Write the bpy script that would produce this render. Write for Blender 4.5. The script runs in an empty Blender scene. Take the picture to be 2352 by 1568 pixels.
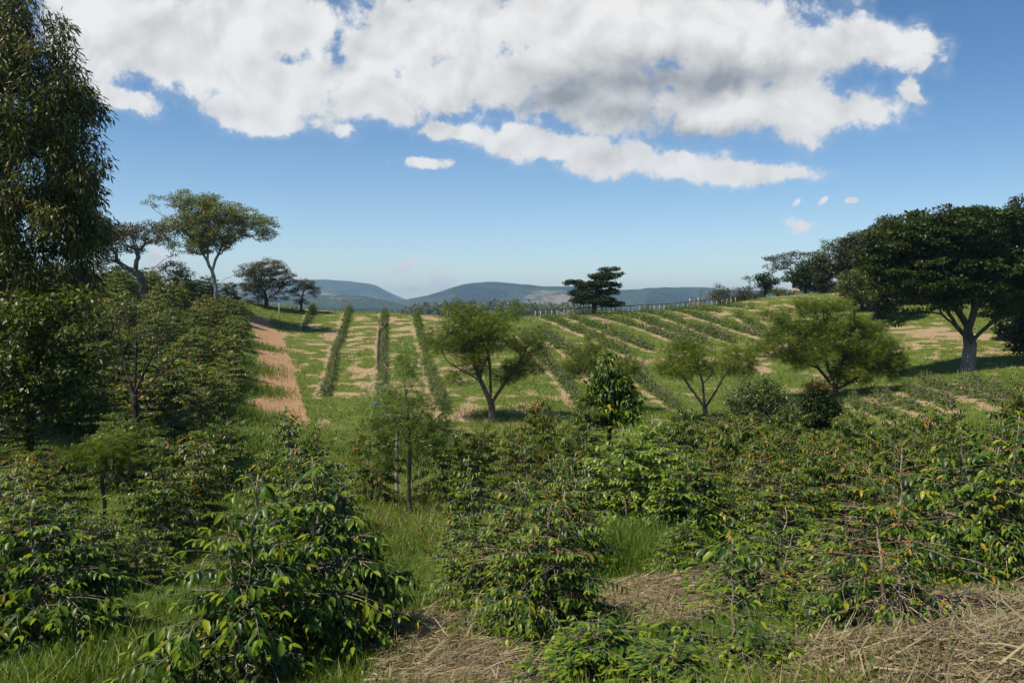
import bpy, math, random
import numpy as np
from mathutils import Vector
random.seed(7); RNG = np.random.default_rng(7)
C = bpy.context.scene.collection
SC = bpy.context.scene

# ---------------------------------------------------------------- camera
F, CX, CY, PITCH = 1829.0, 1176.0, 784.0, math.radians(2.0)
cd = bpy.data.cameras.new('camera'); cam = bpy.data.objects.new('camera', cd); C.objects.link(cam)
cd.sensor_width = 36; cd.lens = 28.0; cd.clip_start = 0.1; cd.clip_end = 20000
cam.location = (0, 0, 0); cam.rotation_euler = (math.radians(90) - PITCH, 0, 0)
SC.camera = cam
# ---------------------------------------------------------------- exposure
SC.view_settings.view_transform = 'Standard'; SC.view_settings.look = 'None'
SC.view_settings.exposure = EXPO = 0.3; SC.view_settings.gamma = 1.0
# ---------------------------------------------------------------- sun
SUN = Vector((-0.44, -0.30, 0.86)).normalized()
sl = bpy.data.lights.new('sun', 'SUN'); sl.energy = 5.0; sl.angle = math.radians(0.5); sl.color = (1.0, 0.93, 0.80)
so = bpy.data.objects.new('sun', sl); C.objects.link(so)
so.rotation_euler = SUN.to_track_quat('Z', 'Y').to_euler(); so.location = (0, 0, 60)
# ---------------------------------------------------------------- world: sky with clouds by direction
W = bpy.data.worlds.new('World'); SC.world = W; W.use_nodes = True
nt = W.node_tree; N = nt.nodes; L = nt.links; N.clear()
def nd(tree, typ, **kw):
    n = tree.nodes.new(typ)
    for k, v in kw.items():
        if k == 'inp':
            for i, x in v.items(): n.inputs[i].default_value = x
        else: setattr(n, k, v)
    return n
def mth(tree, op, a, b=None, c=None, clamp=False):
    n = tree.nodes.new('ShaderNodeMath'); n.operation = op; n.use_clamp = clamp
    for i, x in enumerate((a, b, c)):
        if x is None: continue
        if isinstance(x, (int, float)): n.inputs[i].default_value = x
        else: tree.links.new(x, n.inputs[i])
    return n.outputs[0]
def mixc(tree, fac, a, b, typ='RGBA', blend='MIX'):
    n = tree.nodes.new('ShaderNodeMix'); n.data_type = typ; n.blend_type = blend
    o = 6 if typ == 'RGBA' else 2
    for i, x in ((0, fac), (o, a), (o + 1, b)):
        if isinstance(x, (int, float)): n.inputs[i].default_value = x
        elif isinstance(x, tuple): n.inputs[i].default_value = x if len(x) == 4 else (*x, 1)
        else: tree.links.new(x, n.inputs[i])
    return n.outputs[2 if typ == 'RGBA' else 0]
def smst(tree, x, a, b):
    n = tree.nodes.new('ShaderNodeMapRange'); n.interpolation_type = 'SMOOTHSTEP'
    tree.links.new(x, n.inputs[0]); n.inputs[1].default_value = a; n.inputs[2].default_value = b
    return n.outputs[0]
def noise(tree, vec, scale, det=4, rough=.5, dist=0.0):
    n = tree.nodes.new('ShaderNodeTexNoise'); n.inputs['Scale'].default_value = scale
    n.inputs['Detail'].default_value = det; n.inputs['Roughness'].default_value = rough; n.inputs['Distortion'].default_value = dist
    if vec is not None: tree.links.new(vec, n.inputs['Vector'])
    return n.outputs[0]
sky = nd(nt, 'ShaderNodeTexSky', sky_type='NISHITA', sun_disc=False)
sky.sun_elevation = math.asin(SUN.z); sky.sun_rotation = math.atan2(SUN.x, SUN.y)
sky.altitude = 900; sky.air_density = 1.0; sky.dust_density = 0.9; sky.ozone_density = 2.2
tc = nd(nt, 'ShaderNodeTexCoord'); sp = nd(nt, 'ShaderNodeSeparateXYZ'); L.new(tc.outputs['Generated'], sp.inputs[0])
yy = mth(nt, 'MAXIMUM', sp.outputs[1], 0.08)
gx = mth(nt, 'DIVIDE', sp.outputs[0], yy); gz = mth(nt, 'DIVIDE', sp.outputs[2], yy)
cb = nd(nt, 'ShaderNodeCombineXYZ'); L.new(gx, cb.inputs[0]); L.new(gz, cb.inputs[1]); G = cb.outputs[0]
# warp
wn = nd(nt, 'ShaderNodeTexNoise', inp={'Scale': 8.0, 'Detail': 7.0, 'Roughness': .66}); L.new(G, wn.inputs['Vector'])
wv = nd(nt, 'ShaderNodeVectorMath', operation='MULTIPLY_ADD'); L.new(wn.outputs['Color'], wv.inputs[0]); wv.inputs[1].default_value = (.12, .07, 0)
sb = nd(nt, 'ShaderNodeVectorMath', operation='SUBTRACT'); L.new(G, sb.inputs[0]); sb.inputs[1].default_value = (.06, .035, 0)
L.new(sb.outputs[0], wv.inputs[2]); GW = wv.outputs[0]
def blobs(lst, src, sm=.25):
    acc = None
    for b in lst:
        px, py, rx, ry = b[:4]; rot = b[4] if len(b) > 4 else 0
        m = nd(nt, 'ShaderNodeMapping', vector_type='TEXTURE'); L.new(src, m.inputs[0])
        m.inputs[1].default_value = ((px - CX) / F, (720 - py) / F, 0); m.inputs[2].default_value = (0, 0, math.radians(rot))
        m.inputs[3].default_value = (rx / F, ry / F, 1)
        l = nd(nt, 'ShaderNodeVectorMath', operation='LENGTH'); L.new(m.outputs[0], l.inputs[0])
        acc = l.outputs['Value'] if acc is None else mth(nt, 'SMOOTH_MIN', acc, l.outputs['Value'], sm)
    return acc
BIG = [(230, 20, 190, 90), (440, 110, 300, 120, -20), (640, 70, 190, 110), (640, 200, 220, 95, -10), (640, 285, 120, 38), (860, 215, 150, 75),
       (300, 235, 85, 30, -20), (1040, 70, 250, 130), (1080, 200, 200, 80), (1350, 60, 300, 140), (1400, 215, 260, 95), (1650, 80, 290, 110), (1900, 115, 190, 75),
       (2040, 120, 105, 55), (1680, 175, 300, 60), (1320, 150, 260, 90), (190, 130, 120, 70, -40), (1650, 240, 330, 72), (1900, 270, 170, 55, 8), (2075, 215, 60, 32, -35), (1050, 303, 90, 20, 0), (1250, 335, 230, 40, -9), (1480, 375, 240, 42, -3),
       (1740, 402, 150, 30, -3), (860, 130, 90, 90)]
SML = [(980, 378, 68, 17), (1840, 519, 42, 22, -10), (1830, 463, 22, 9, 40), (1890, 461, 20, 8, 40), (1951, 461, 18, 7), (930, 613, 34, 17, 20), (1018, 650, 48, 22, -20),
       (1000, 624, 16, 10, 50), (950, 664, 30, 9), (365, 598, 60, 45), (330, 640, 60, 18), (672, 640, 26, 26), (790, 300, 30, 22), (1200, 640, 0.1, .1)]
fb = noise(nt, G, 13, 9, .62, .1); fb2 = noise(nt, G, 34, 6, .6)
D = mth(nt, 'SUBTRACT', 1.0, blobs(BIG, GW, .18)); Ds = mth(nt, 'SUBTRACT', 1.0, blobs(SML, G, .1))
nz = mth(nt, 'SUBTRACT', fb, 0.5); nz2 = mth(nt, 'SUBTRACT', fb2, 0.5)
Df = mth(nt, 'ADD', D, mth(nt, 'ADD', mth(nt, 'MULTIPLY', nz, 2.4), mth(nt, 'MULTIPLY', nz2, .8)))
Dsf = mth(nt, 'ADD', Ds, mth(nt, 'MULTIPLY', nz2, 3.0))
mask = mth(nt, 'MAXIMUM', mth(nt, 'MAXIMUM', smst(nt, Df, -.16, .32), mth(nt, 'MULTIPLY', smst(nt, Df, -.45, .1), .16)), smst(nt, Dsf, .0, .65))
front = smst(nt, sp.outputs[1], .05, .25); mask = mth(nt, 'MULTIPLY', mask, front, clamp=True)
# relief: noise against the same noise shifted towards the sun
sh = nd(nt, 'ShaderNodeVectorMath', operation='ADD'); L.new(G, sh.inputs[0]); sh.inputs[1].default_value = (-.010, .018, 0)
rel = mth(nt, 'SUBTRACT', noise(nt, G, 9, 5, .5, .3), noise(nt, sh.outputs[0], 9, 5, .5, .3))
DARK = [(1450, 185, 250, 60, 4), (1400, 250, 130, 45), (1700, 190, 200, 35), (1300, 230, 120, 60), (1600, 300, 120, 25)]
dk = smst(nt, mth(nt, 'ADD', mth(nt, 'SUBTRACT', 1.0, blobs(DARK, GW, .3)), mth(nt, 'MULTIPLY', nz, .8)), -.75, 1.25)
br = mth(nt, 'ADD', .82, mth(nt, 'MULTIPLY', rel, 1.25))
br = mth(nt, 'SUBTRACT', br, mth(nt, 'MULTIPLY', dk, .47))
br = mth(nt, 'ADD', br, mth(nt, 'MULTIPLY', nz, .12)); br = mth(nt, 'ADD', br, mth(nt, 'MULTIPLY', smst(nt, Dsf, .0, .65), .10))
br = mth(nt, 'MINIMUM', mth(nt, 'MAXIMUM', br, .34), .90)
tint = mixc(nt, smst(nt, br, .3, .7), (.90, .97, 1.06), (1.0, .995, .99))
cc = nd(nt, 'ShaderNodeVectorMath', operation='SCALE'); L.new(tint, cc.inputs[0]); L.new(br, cc.inputs['Scale'])
SKYS = 0.108
ck = nd(nt, 'ShaderNodeVectorMath', operation='SCALE', inp={3: 1.0 / SKYS / 2 ** EXPO}); L.new(cc.outputs[0], ck.inputs[0])
hs = nd(nt, 'ShaderNodeHueSaturation', inp={'Saturation': 1.2, 'Value': 1.0}); L.new(sky.outputs[0], hs.inputs['Color'])
el = smst(nt, gz, -.05, .40)
skg = mixc(nt, 1.0, hs.outputs[0], mixc(nt, el, (1.50, 1.36, 1.22), (.74, .84, .90)), blend='MULTIPLY')
skc = mixc(nt, mask, skg, ck.outputs[0])
bg = nd(nt, 'ShaderNodeBackground'); L.new(skc, bg.inputs[0]); bg.inputs[1].default_value = SKYS
wo = nd(nt, 'ShaderNodeOutputWorld'); L.new(bg.outputs[0], wo.inputs[0])
W.cycles.sampling_method = 'MANUAL'; W.cycles.sample_map_resolution = 512
SC.cycles.max_bounces = 6; SC.cycles.transparent_max_bounces = 6; SC.cycles.diffuse_bounces = 2

# ---------------------------------------------------------------- helpers
cp, sp_ = math.cos(PITCH), math.sin(PITCH)
def ray(px, py):
    u = (px - CX) / F; v = (CY - py) / F
    y = cp + v * sp_; z = v * cp - sp_
    return u / y, z / y                      # x and z per metre of y
def wp(px, py, Y):
    a, b = ray(px, py); return np.array((a * Y, Y, b * Y))
def proj(x, y, z):
    f = y * cp - z * sp_; v = y * sp_ + z * cp
    return CX + F * x / f, CY - F * v / f
# terrain control points (direction, distance)
CTRL = [(250,672,76),(400,690,78),(490,697,81),(560,704,87),(640,708,93),(700,711,95),(850,720,95),(1000,727,95),(1180,728,95),(1400,720,95),(1600,708,96),(1700,690,100),(1825,677,104),(1920,668,105),
 (300,705,62),(450,735,70),(450,850,50),(450,1000,31),(300,780,52),(300,920,36),(300,1010,27),(100,720,56),(100,900,32),(20,1000,22),(-350,1000,20),(-350,720,45),
 (595,738,84),(620,800,69),(645,880,55),(665,950,44),(600,1010,35),(560,1100,25),(880,800,70),(880,900,51),(1130,970,42),(1020,960,43),(1100,1060,29),(940,1180,18.5),(900,1300,12.5),(950,1450,8.3),(1000,1568,6.4),
 (1620,970,40),(1930,900,48),(2222,850,50),(2150,790,62),(2150,730,78),(2000,705,86),(1950,960,38),(2200,960,36),(2352,900,41),(2352,800,60),(2550,800,55),(2300,1345,11),(2000,1245,18),(2352,1190,20),(1700,1125,27),(1450,1215,14.5),
 (2340,1365,8.6),(2300,1450,6.2),(2352,1568,4.2),(1950,1568,4.9),(1700,1620,5.2),(1450,1380,9),(430,1180,17),(240,1215,15),(120,1500,8),(300,1460,8.3),(50,1580,6.5),(600,1640,6.0),(1250,1560,7.2),(1600,800,69),(1400,850,60),(1750,800,68),(2000,850,56)]
cpts = [wp(*c) for c in CTRL] + [np.array(p, float) for p in [(0,0,-1.7),(0,2.5,-1.9),(3,1,-1.3),(-4,0,-2.0),(0,-15,0),(40,-10,1),(-40,-10,-1),(80,60,6),(120,80,14),(150,30,6),(100,110,16),(60,25,-1),(-70,40,-1),(-100,50,2),
 (-90,90,3),(-60,140,-8),(0,130,-6),(50,135,-3),(100,160,10),(0,200,-22),(-100,200,-20),(100,210,2),(-150,0,0),(150,-20,4),(60,115,4.5),(75,100,6)]]
CP = np.array(cpts)
def tps(X, Y):
    d = np.hypot(X[..., None] - CP[:, 0], Y[..., None] - CP[:, 1])
    return d * d * np.log(d + 1e-6)
n_ = len(CP); K = tps(CP[:, 0], CP[:, 1]) + np.eye(n_) * 2.0
Pm = np.c_[np.ones(n_), CP[:, :2]]
A_ = np.block([[K, Pm], [Pm.T, np.zeros((3, 3))]])
SOL = np.linalg.solve(A_, np.r_[CP[:, 2], 0, 0, 0])
def vnoise(x, y, seed=0):
    xi = np.floor(x).astype(np.int64); yi = np.floor(y).astype(np.int64); fx = x - xi; fy = y - yi
    fx = fx * fx * (3 - 2 * fx); fy = fy * fy * (3 - 2 * fy)
    def h(a, b):
        n = (a * 374761393 + b * 668265263 + seed * 974634777) & 0xffffffff
        n = ((n ^ (n >> 13)) * 1274126177) & 0xffffffff
        return ((n ^ (n >> 16)) & 0xffff) / 65535.0
    return (h(xi, yi) * (1 - fx) + h(xi + 1, yi) * fx) * (1 - fy) + (h(xi, yi + 1) * (1 - fx) + h(xi + 1, yi + 1) * fx) * fy
def fbm(x, y, s, o=4, seed=0):
    r = 0; a = .5; t = 0
    for i in range(o):
        r = r + a * vnoise(x / s * 2 ** i, y / s * 2 ** i, seed + i); t += a; a *= .5
    return r / t
def hgt(X, Y):
    X = np.asarray(X, float); Y = np.asarray(Y, float); shp = X.shape; x = X.ravel(); y = Y.ravel()
    xc = np.clip(x, -160, 170); yc = np.clip(y, -25, 215); z = np.empty(len(x))
    for i in range(0, len(x), 20000):
        s = slice(i, i + 20000)
        z[s] = tps(xc[s], yc[s]) @ SOL[:n_] + SOL[n_] + xc[s] * SOL[n_ + 1] + yc[s] * SOL[n_ + 2]
    r = np.hypot(x, y); t = np.clip((r - 170) / 260, 0, 1); t = t * t * (3 - 2 * t)
    z = z * (1 - t) + t * (-42 + 8 * (fbm(x, y, 180) - .5))
    z = z + (fbm(x, y, 3.2, 3, 5) - .5) * .22 * np.clip(r / 8, .3, 1)
    return z.reshape(shp)
def H1(x, y): return float(hgt(np.array([x]), np.array([y]))[0])
def at(px, py, y0=3.5, y1=135):
    a, b = ray(px, py); ys = np.exp(np.linspace(math.log(y0), math.log(y1), 900)); g = hgt(a * ys, ys) - b * ys
    k = np.where(g > 0)[0]
    if not len(k): k = [int(np.argmax(g))]
    Y = ys[k[0]]; return np.array((a * Y, Y, H1(a * Y, Y)))
def gp(px, Y):
    z = -3.0
    for _ in range(4):
        x = (px - CX) / F * (Y * cp - z * sp_); z = H1(x, Y)
    return np.array((x, Y, z))

def newmesh(name, V, loops, sizes, rnd=None, smooth=False, mi=None, attrs=None):
    m = bpy.data.meshes.new(name); V = np.asarray(V, np.float32)
    m.vertices.add(len(V)); m.vertices.foreach_set('co', V.ravel())
    loops = np.asarray(loops, np.int32); sizes = np.asarray(sizes, np.int32)
    m.loops.add(len(loops)); m.loops.foreach_set('vertex_index', loops)
    m.polygons.add(len(sizes)); st = np.zeros(len(sizes), np.int32); st[1:] = np.cumsum(sizes)[:-1]
    m.polygons.foreach_set('loop_start', st); m.polygons.foreach_set('loop_total', sizes)
    if smooth: m.polygons.foreach_set('use_smooth', np.ones(len(sizes), bool))
    if mi is not None: m.polygons.foreach_set('material_index', np.asarray(mi, np.int32))
    if rnd is not None:
        a = m.attributes.new('rnd', 'FLOAT', 'FACE'); a.data.foreach_set('value', np.asarray(rnd, np.float32))
    for k, v in (attrs or {}).items():
        a = m.attributes.new(k, 'FLOAT', 'POINT'); a.data.foreach_set('value', np.asarray(v, np.float32))
    m.update(calc_edges=True); return m
# leaf templates: verts (t along, w across, h up), faces
T_COF = ([(0,0,0),(.3,.5,.06),(.3,0,-.02),(.3,-.5,.06),(.7,.4,-.04),(.7,0,-.12),(.7,-.4,-.04),(1.02,0,-.30)], [(0,2,1),(0,3,2),(1,2,5,4),(2,3,6,5),(4,5,7),(5,6,7)])
T_SIM = ([(0,0,0),(.45,.5,.05),(1,0,-.18),(.45,-.5,.05)], [(0,1,2,3)])
T_LNG = ([(0,0,0),(.35,.5,.0),(.35,-.5,.0),(.75,.35,-.12),(.75,-.35,-.12),(1,0,-.3)], [(0,2,1),(1,2,4,3),(3,4,5)])
def frond(np_=5):
    v = []; f = []
    for i in range(np_):
        t = .12 + .8 * i / (np_ - 1); w = .5 * math.sin(math.pi * (.22 + .6 * i / (np_ - 1)))
        for s in (1, -1):
            k = len(v); v += [(t, 0, -.2*t*t), (t + .09, s * w * .5, -.2*t*t+.02), (t + .1, s * w, -.2*t*t-.03), (t + .0, s * w * .5, -.2*t*t)]
            f.append((k, k+1, k+2, k+3) if s < 0 else (k, k+3, k+2, k+1))
    k = len(v); v += [(0, .012, 0), (0, -.012, 0), (1, 0, -.2)]; f.append((k, k+1, k+2))
    return v, f
T_FRD = frond(5); T_FRD3 = frond(3)
T_BLD = ([(0,.5,0),(0,-.5,0),(.55,.38,-.05),(.55,-.38,-.05),(1,0,-.28)], [(0,1,3,2),(2,3,4)])
def nrm(a): return a / np.maximum(np.linalg.norm(a, axis=-1, keepdims=True), 1e-9)
def leaves(P, A, U, Ln, Wd, T, rnd):
    tv = np.array(T[0], float); P = np.asarray(P, float); n = len(P)
    A = nrm(np.asarray(A, float)); S = nrm(np.cross(A, U)); Nn = np.cross(S, A)
    Ln = np.broadcast_to(Ln, (n,)); Wd = np.broadcast_to(Wd, (n,))
    V = P[:, None] + tv[None, :, 0:1] * (A * Ln[:, None])[:, None] + tv[None, :, 1:2] * (S * Wd[:, None])[:, None] + tv[None, :, 2:3] * (Nn * Ln[:, None])[:, None]
    fl = np.concatenate([np.array(f) for f in T[1]]); sz = np.array([len(f) for f in T[1]])
    loops = (np.arange(n)[:, None] * len(tv) + fl[None]).ravel(); sizes = np.tile(sz, n)
    return V.reshape(-1, 3), loops, sizes, np.repeat(np.broadcast_to(rnd, (n,)), len(sz))
def tubes(paths, sides=6):
    """paths: list of (pts Nx3, radii N)"""
    V = []; Lp = []; Sz = []; b = 0
    for pts, rad in paths:
        pts = np.asarray(pts, float); rad = np.asarray(rad, float); n = len(pts); s = sides if rad.max() > .02 else (5 if rad.max() > .008 else 3)
        t = nrm(np.gradient(pts, axis=0)); ref = np.array([0.31, .2, .93]) if abs(t[0, 2]) < .9 else np.array([1., .1, 0])
        u = nrm(np.cross(t, ref)); w = np.cross(t, u); a = np.arange(s) * 2 * math.pi / s
        ring = pts[:, None] + rad[:, None, None] * (np.cos(a)[None, :, None] * u[:, None] + np.sin(a)[None, :, None] * w[:, None])
        V.append(ring.reshape(-1, 3)); i = np.arange(n - 1)[:, None] * s; j = np.arange(s)[None]; j2 = (j + 1) % s
        q = np.stack([b + i + j, b + i + j2, b + i + s + j2, b + i + s + j], -1).reshape(-1); Lp.append(q); Sz.append(np.full((n - 1) * s, 4))
        Lp.append(b + (n - 1) * s + np.arange(s)); Sz.append([s]); b += n * s
    return np.concatenate(V), np.concatenate(Lp), np.concatenate(Sz)
def mk(name, mesh, mat, parent=None, loc=None):
    o = bpy.data.objects.new(name, mesh); C.objects.link(o)
    if mat is not None: mesh.materials.append(mat)
    if parent is not None: o.parent = parent
    if loc is not None: o.location = loc
    return o
def tag(o, label=None, cat=None, group=None, kind=None):
    if label: o['label'] = label
    if cat: o['category'] = cat
    if group: o['group'] = group
    if kind: o['kind'] = kind
    return o
def thing(name, label, cat, loc, group=None, rz=0):
    o = bpy.data.objects.new(name, None); C.objects.link(o); o.location = loc; o.rotation_euler[2] = rz; o.empty_display_size = .3
    return tag(o, label, cat, group)
def dup(root, name, loc, rz, sc, label, group=None):
    r = bpy.data.objects.new(name, None); C.objects.link(r); r.location = loc; r.rotation_euler = (0, 0, rz); r.scale = sc
    tag(r, label, root['category'], group or root.get('group'))
    for ch in CH[root.name]:
        c = ch.copy(); C.objects.link(c); c.parent = r
    return r
CH = {}

# ---------------------------------------------------------------- materials
def mat_leaf(name, cols, rough=.4, trans=.3, spec=.5, tcol=None):
    m = bpy.data.materials.new(name); m.use_nodes = True; t = m.node_tree; t.nodes.clear()
    at_ = nd(t, 'ShaderNodeAttribute', attribute_name='rnd'); r = nd(t, 'ShaderNodeValToRGB')
    e = r.color_ramp.elements
    while len(e) < len(cols): e.new(.5)
    for el, (p, c) in zip(e, cols): el.position = p; el.color = (*c, 1)
    oi = nd(t, 'ShaderNodeObjectInfo')
    f = mth(t, 'ADD', at_.outputs['Fac'], mth(t, 'MULTIPLY', mth(t, 'SUBTRACT', oi.outputs['Random'], .5), .0))
    t.links.new(f, r.inputs[0])
    pb = nd(t, 'ShaderNodeBsdfPrincipled', inp={'Roughness': rough, 'Specular IOR Level': spec}); t.links.new(r.outputs[0], pb.inputs['Base Color'])
    tr = nd(t, 'ShaderNodeBsdfTranslucent'); tm = mixc(t, 1.0, r.outputs[0], tcol or (1.5, 1.45, .5), blend='MULTIPLY'); t.links.new(tm, tr.inputs[0])
    mx = nd(t, 'ShaderNodeMixShader', inp={0: trans}); t.links.new(pb.outputs[0], mx.inputs[1]); t.links.new(tr.outputs[0], mx.inputs[2])
    o = nd(t, 'ShaderNodeOutputMaterial'); t.links.new(mx.outputs[0], o.inputs[0]); return m
def mat_bark(name, c1, c2, sc=6, rough=.9):
    m = bpy.data.materials.new(name); m.use_nodes = True; t = m.node_tree; t.nodes.clear()
    tcn = nd(t, 'ShaderNodeTexCoord'); mp = nd(t, 'ShaderNodeMapping', inp={3: (1, 1, .25)}); t.links.new(tcn.outputs['Object'], mp.inputs[0])
    n1 = noise(t, mp.outputs[0], sc, 5, .65); col = mixc(t, smst(t, n1, .38, .62), c1, c2)
    pb = nd(t, 'ShaderNodeBsdfPrincipled', inp={'Roughness': rough, 'Specular IOR Level': .25}); t.links.new(col, pb.inputs['Base Color'])
    bp = nd(t, 'ShaderNodeBump', inp={0: .6, 1: .02}); t.links.new(noise(t, mp.outputs[0], sc * 4, 4, .7), bp.inputs['Height']); t.links.new(bp.outputs[0], pb.inputs['Normal'])
    o = nd(t, 'ShaderNodeOutputMaterial'); t.links.new(pb.outputs[0], o.inputs[0]); return m
M = {}
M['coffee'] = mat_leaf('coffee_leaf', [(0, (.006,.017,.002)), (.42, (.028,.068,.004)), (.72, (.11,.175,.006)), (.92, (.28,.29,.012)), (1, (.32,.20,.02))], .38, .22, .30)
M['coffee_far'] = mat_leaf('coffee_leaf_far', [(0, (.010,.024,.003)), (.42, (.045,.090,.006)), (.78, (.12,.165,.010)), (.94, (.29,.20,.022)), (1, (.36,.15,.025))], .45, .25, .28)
M['young'] = mat_leaf('young_coffee_leaf', [(0, (.014,.034,.004)), (.5, (.05,.10,.007)), (.85, (.13,.18,.012)), (1, (.18,.16,.03))], .45, .3, .3)
M['bright'] = mat_leaf('bright_leaf', [(0, (.02,.045,.003)), (.4, (.10,.175,.007)), (.8, (.24,.31,.014)), (1, (.28,.27,.04))], .4, .32)
M['euc'] = mat_leaf('eucalyptus_leaf', [(0, (.014,.020,.004)), (.45, (.055,.070,.010)), (.8, (.16,.165,.022)), (1, (.24,.16,.05))], .45, .28)
M['feather'] = mat_leaf('feathery_leaf', [(0, (.028,.055,.005)), (.5, (.10,.15,.010)), (.9, (.21,.25,.018)), (1, (.22,.14,.04))], .5, .4)
M['sapling'] = mat_leaf('sapling_leaf', [(0, (.08,.13,.03)), (.5, (.15,.21,.05)), (.9, (.24,.30,.08)), (1, (.32,.25,.07))], .45, .4)
M['dark'] = mat_leaf('dark_leaf', [(0, (.012,.024,.005)), (.5, (.028,.050,.009)), (.88, (.058,.092,.016)), (1, (.12,.085,.025))], .5, .2, .25)
M['forest'] = mat_leaf('forest_leaf', [(0, (.018,.028,.007)), (.5, (.045,.055,.011)), (.85, (.09,.09,.017)), (1, (.14,.10,.03))], .5, .2)
M['yellowleaf'] = mat_leaf('yellowish_leaf', [(0, (.018,.032,.004)), (.5, (.075,.105,.009)), (.85, (.17,.18,.018)), (1, (.22,.15,.04))], .45, .3)
M['dry'] = mat_leaf('brownish_leaf', [(0, (.035,.035,.016)), (.45, (.07,.065,.026)), (.8, (.12,.10,.04)), (1, (.18,.10,.05))], .6, .25)
M['olive'] = mat_leaf('grey_green_leaf', [(0, (.03,.05,.012)), (.5, (.09,.13,.035)), (1, (.19,.23,.08))], .4, .25)
M['crown_green'] = mat_leaf('umbrella_leaf', [(0, (.06,.08,.012)), (.5, (.13,.155,.018)), (.85, (.21,.23,.025)), (1, (.20,.13,.05))], .5, .3)
M['grass'] = mat_leaf('grass_blade', [(0, (.035,.080,.006)), (.45, (.11,.18,.012)), (.8, (.21,.24,.035)), (1, (.36,.28,.13))], .5, .35)
M['field_grass'] = mat_leaf('field_grass_blade', [(0, (.08,.135,.012)), (.5, (.18,.235,.024)), (.85, (.30,.29,.07)), (1, (.40,.31,.15))], .55, .35)
M['straw'] = mat_leaf('straw', [(0, (.06,.042,.022)), (.35, (.19,.135,.07)), (.8, (.36,.28,.155)), (1, (.24,.27,.09))], .55, .15, tcol=(1, .95, .8))
M['bark'] = mat_bark('bark_grey_brown', (.06,.045,.033), (.20,.165,.13))
M['bark_dark'] = mat_bark('bark_dark', (.025,.02,.016), (.085,.068,.052))
M['bark_pale'] = mat_bark('bark_pale', (.20,.17,.14), (.42,.38,.32))
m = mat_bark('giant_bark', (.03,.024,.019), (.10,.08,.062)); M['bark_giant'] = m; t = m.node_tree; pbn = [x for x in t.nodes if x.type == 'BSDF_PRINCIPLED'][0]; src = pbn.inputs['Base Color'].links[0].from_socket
oc = nd(t, 'ShaderNodeTexCoord').outputs['Object']; sz_ = nd(t, 'ShaderNodeSeparateXYZ'); t.links.new(oc, sz_.inputs[0])   # bark colour mixed paler low on the trunk, with a noisy upper edge
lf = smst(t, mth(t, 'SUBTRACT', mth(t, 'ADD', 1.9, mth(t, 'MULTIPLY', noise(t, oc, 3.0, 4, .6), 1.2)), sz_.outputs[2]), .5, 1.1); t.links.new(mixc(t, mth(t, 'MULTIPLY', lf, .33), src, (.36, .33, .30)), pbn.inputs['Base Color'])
M['redleaf'] = mat_leaf('reddish_new_leaf', [(0, (.06,.03,.012)), (.6, (.16,.06,.02)), (1, (.20,.12,.03))], .45, .3)
M['twig'] = mat_bark('coffee_stem', (.15,.115,.075), (.36,.30,.21), 12)
M['berry'] = mat_leaf('coffee_cherry', [(0, (.10,.16,.02)), (.3, (.36,.32,.04)), (.6, (.46,.22,.03)), (.8, (.32,.035,.015)), (1, (.10,.008,.012))], .3, .0)

# ---------------------------------------------------------------- planted rows and masks
ROWS = [ # (polyline in picture directions, phrase)
 ([(722,710),(700,757)], 'short row nearest the dirt track'), ([(804,712),(775,800),(745,912)], 'leaning row just right of the dirt track'),
 ([(884,716),(880,800),(878,905)], 'straight row behind the thin bare tree'), ([(955,726),(985,840),(1026,955)], 'row left of the large feathery tree'),
 ([(1249,731),(1351,773),(1450,818)], 'row right behind the large feathery tree'), ([(1306,729),(1415,773),(1500,806)], 'row below the left end of white posts'),
 ([(1359,724),(1539,778),(1600,800)], 'long row below the lone dark ridge tree'), ([(1415,720),(1509,749)], 'row just right of the lone dark ridge tree'), ([(1520,751),(1600,778)], 'short row downhill of the lone ridge tree'),
 ([(1471,716),(1598,757),(1690,790)], 'row beside the middle of the post fence'), ([(1523,712),(1635,738),(1750,775)], 'long row from post fence to wide feathery tree'),
 ([(1576,709),(1667,721)], 'short row at right end of the post fence'), ([(1692,727),(1751,760)], 'short row left of the wide feathery tree'), ([(1650,702),(1740,712)], 'topmost row below the round ridge bushes'),
 ([(1480,735),(1520,752)], 'stub row in the middle of the field'), ([(1593,781),(1630,793)], 'stub row above the small forked feathery tree'), ([(1601,758),(1658,777)], 'inner row left of the wide feathery tree'),
 ([(1966,930),(2058,968)], 'lowest row beside the red-topped shrub'), ([(2008,912),(2170,969)], 'second row up in the lower right field'), ([(2058,894),(2204,942)], 'third row up in the lower right field'),
 ([(2124,882),(2320,938)], 'fourth row up below the giant tree'), ([(2216,880),(2352,922)], 'top row in the lower right field'),
 ([(1200,770),(1290,870),(1350,950)], 'thin row just right of the large feathery tree'), ([(1240,765),(1330,830),(1440,930)], 'thin row left of the broad-leaved dark shrub'), ([(1440,850),(1560,940)], 'thin row behind the small forked feathery tree'),
]
ROWW = []
for pl, lab in ROWS:
    w = [at(*p, 25) for p in pl]; ROWW.append(([np.array(q[:2]) for q in w], lab))
PATHW = [at(*p, 20)[:2] for p in [(590,733),(598,745),(618,775),(630,820),(638,870),(645,920),(652,965)]]
def dline(x, y, pl):
    d = np.full(x.shape, 1e9); sd = np.zeros(x.shape)
    for a, b in zip(pl[:-1], pl[1:]):
        ab = b - a; t = np.clip(((x - a[0]) * ab[0] + (y - a[1]) * ab[1]) / (ab @ ab), 0, 1)
        dx = x - a[0] - t * ab[0]; dy = y - a[1] - t * ab[1]; q = np.hypot(dx, dy); s = np.sign(dx * ab[1] - dy * ab[0])
        sd = np.where(q < d, s * q, sd); d = np.minimum(d, q)
    return d, sd
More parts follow.
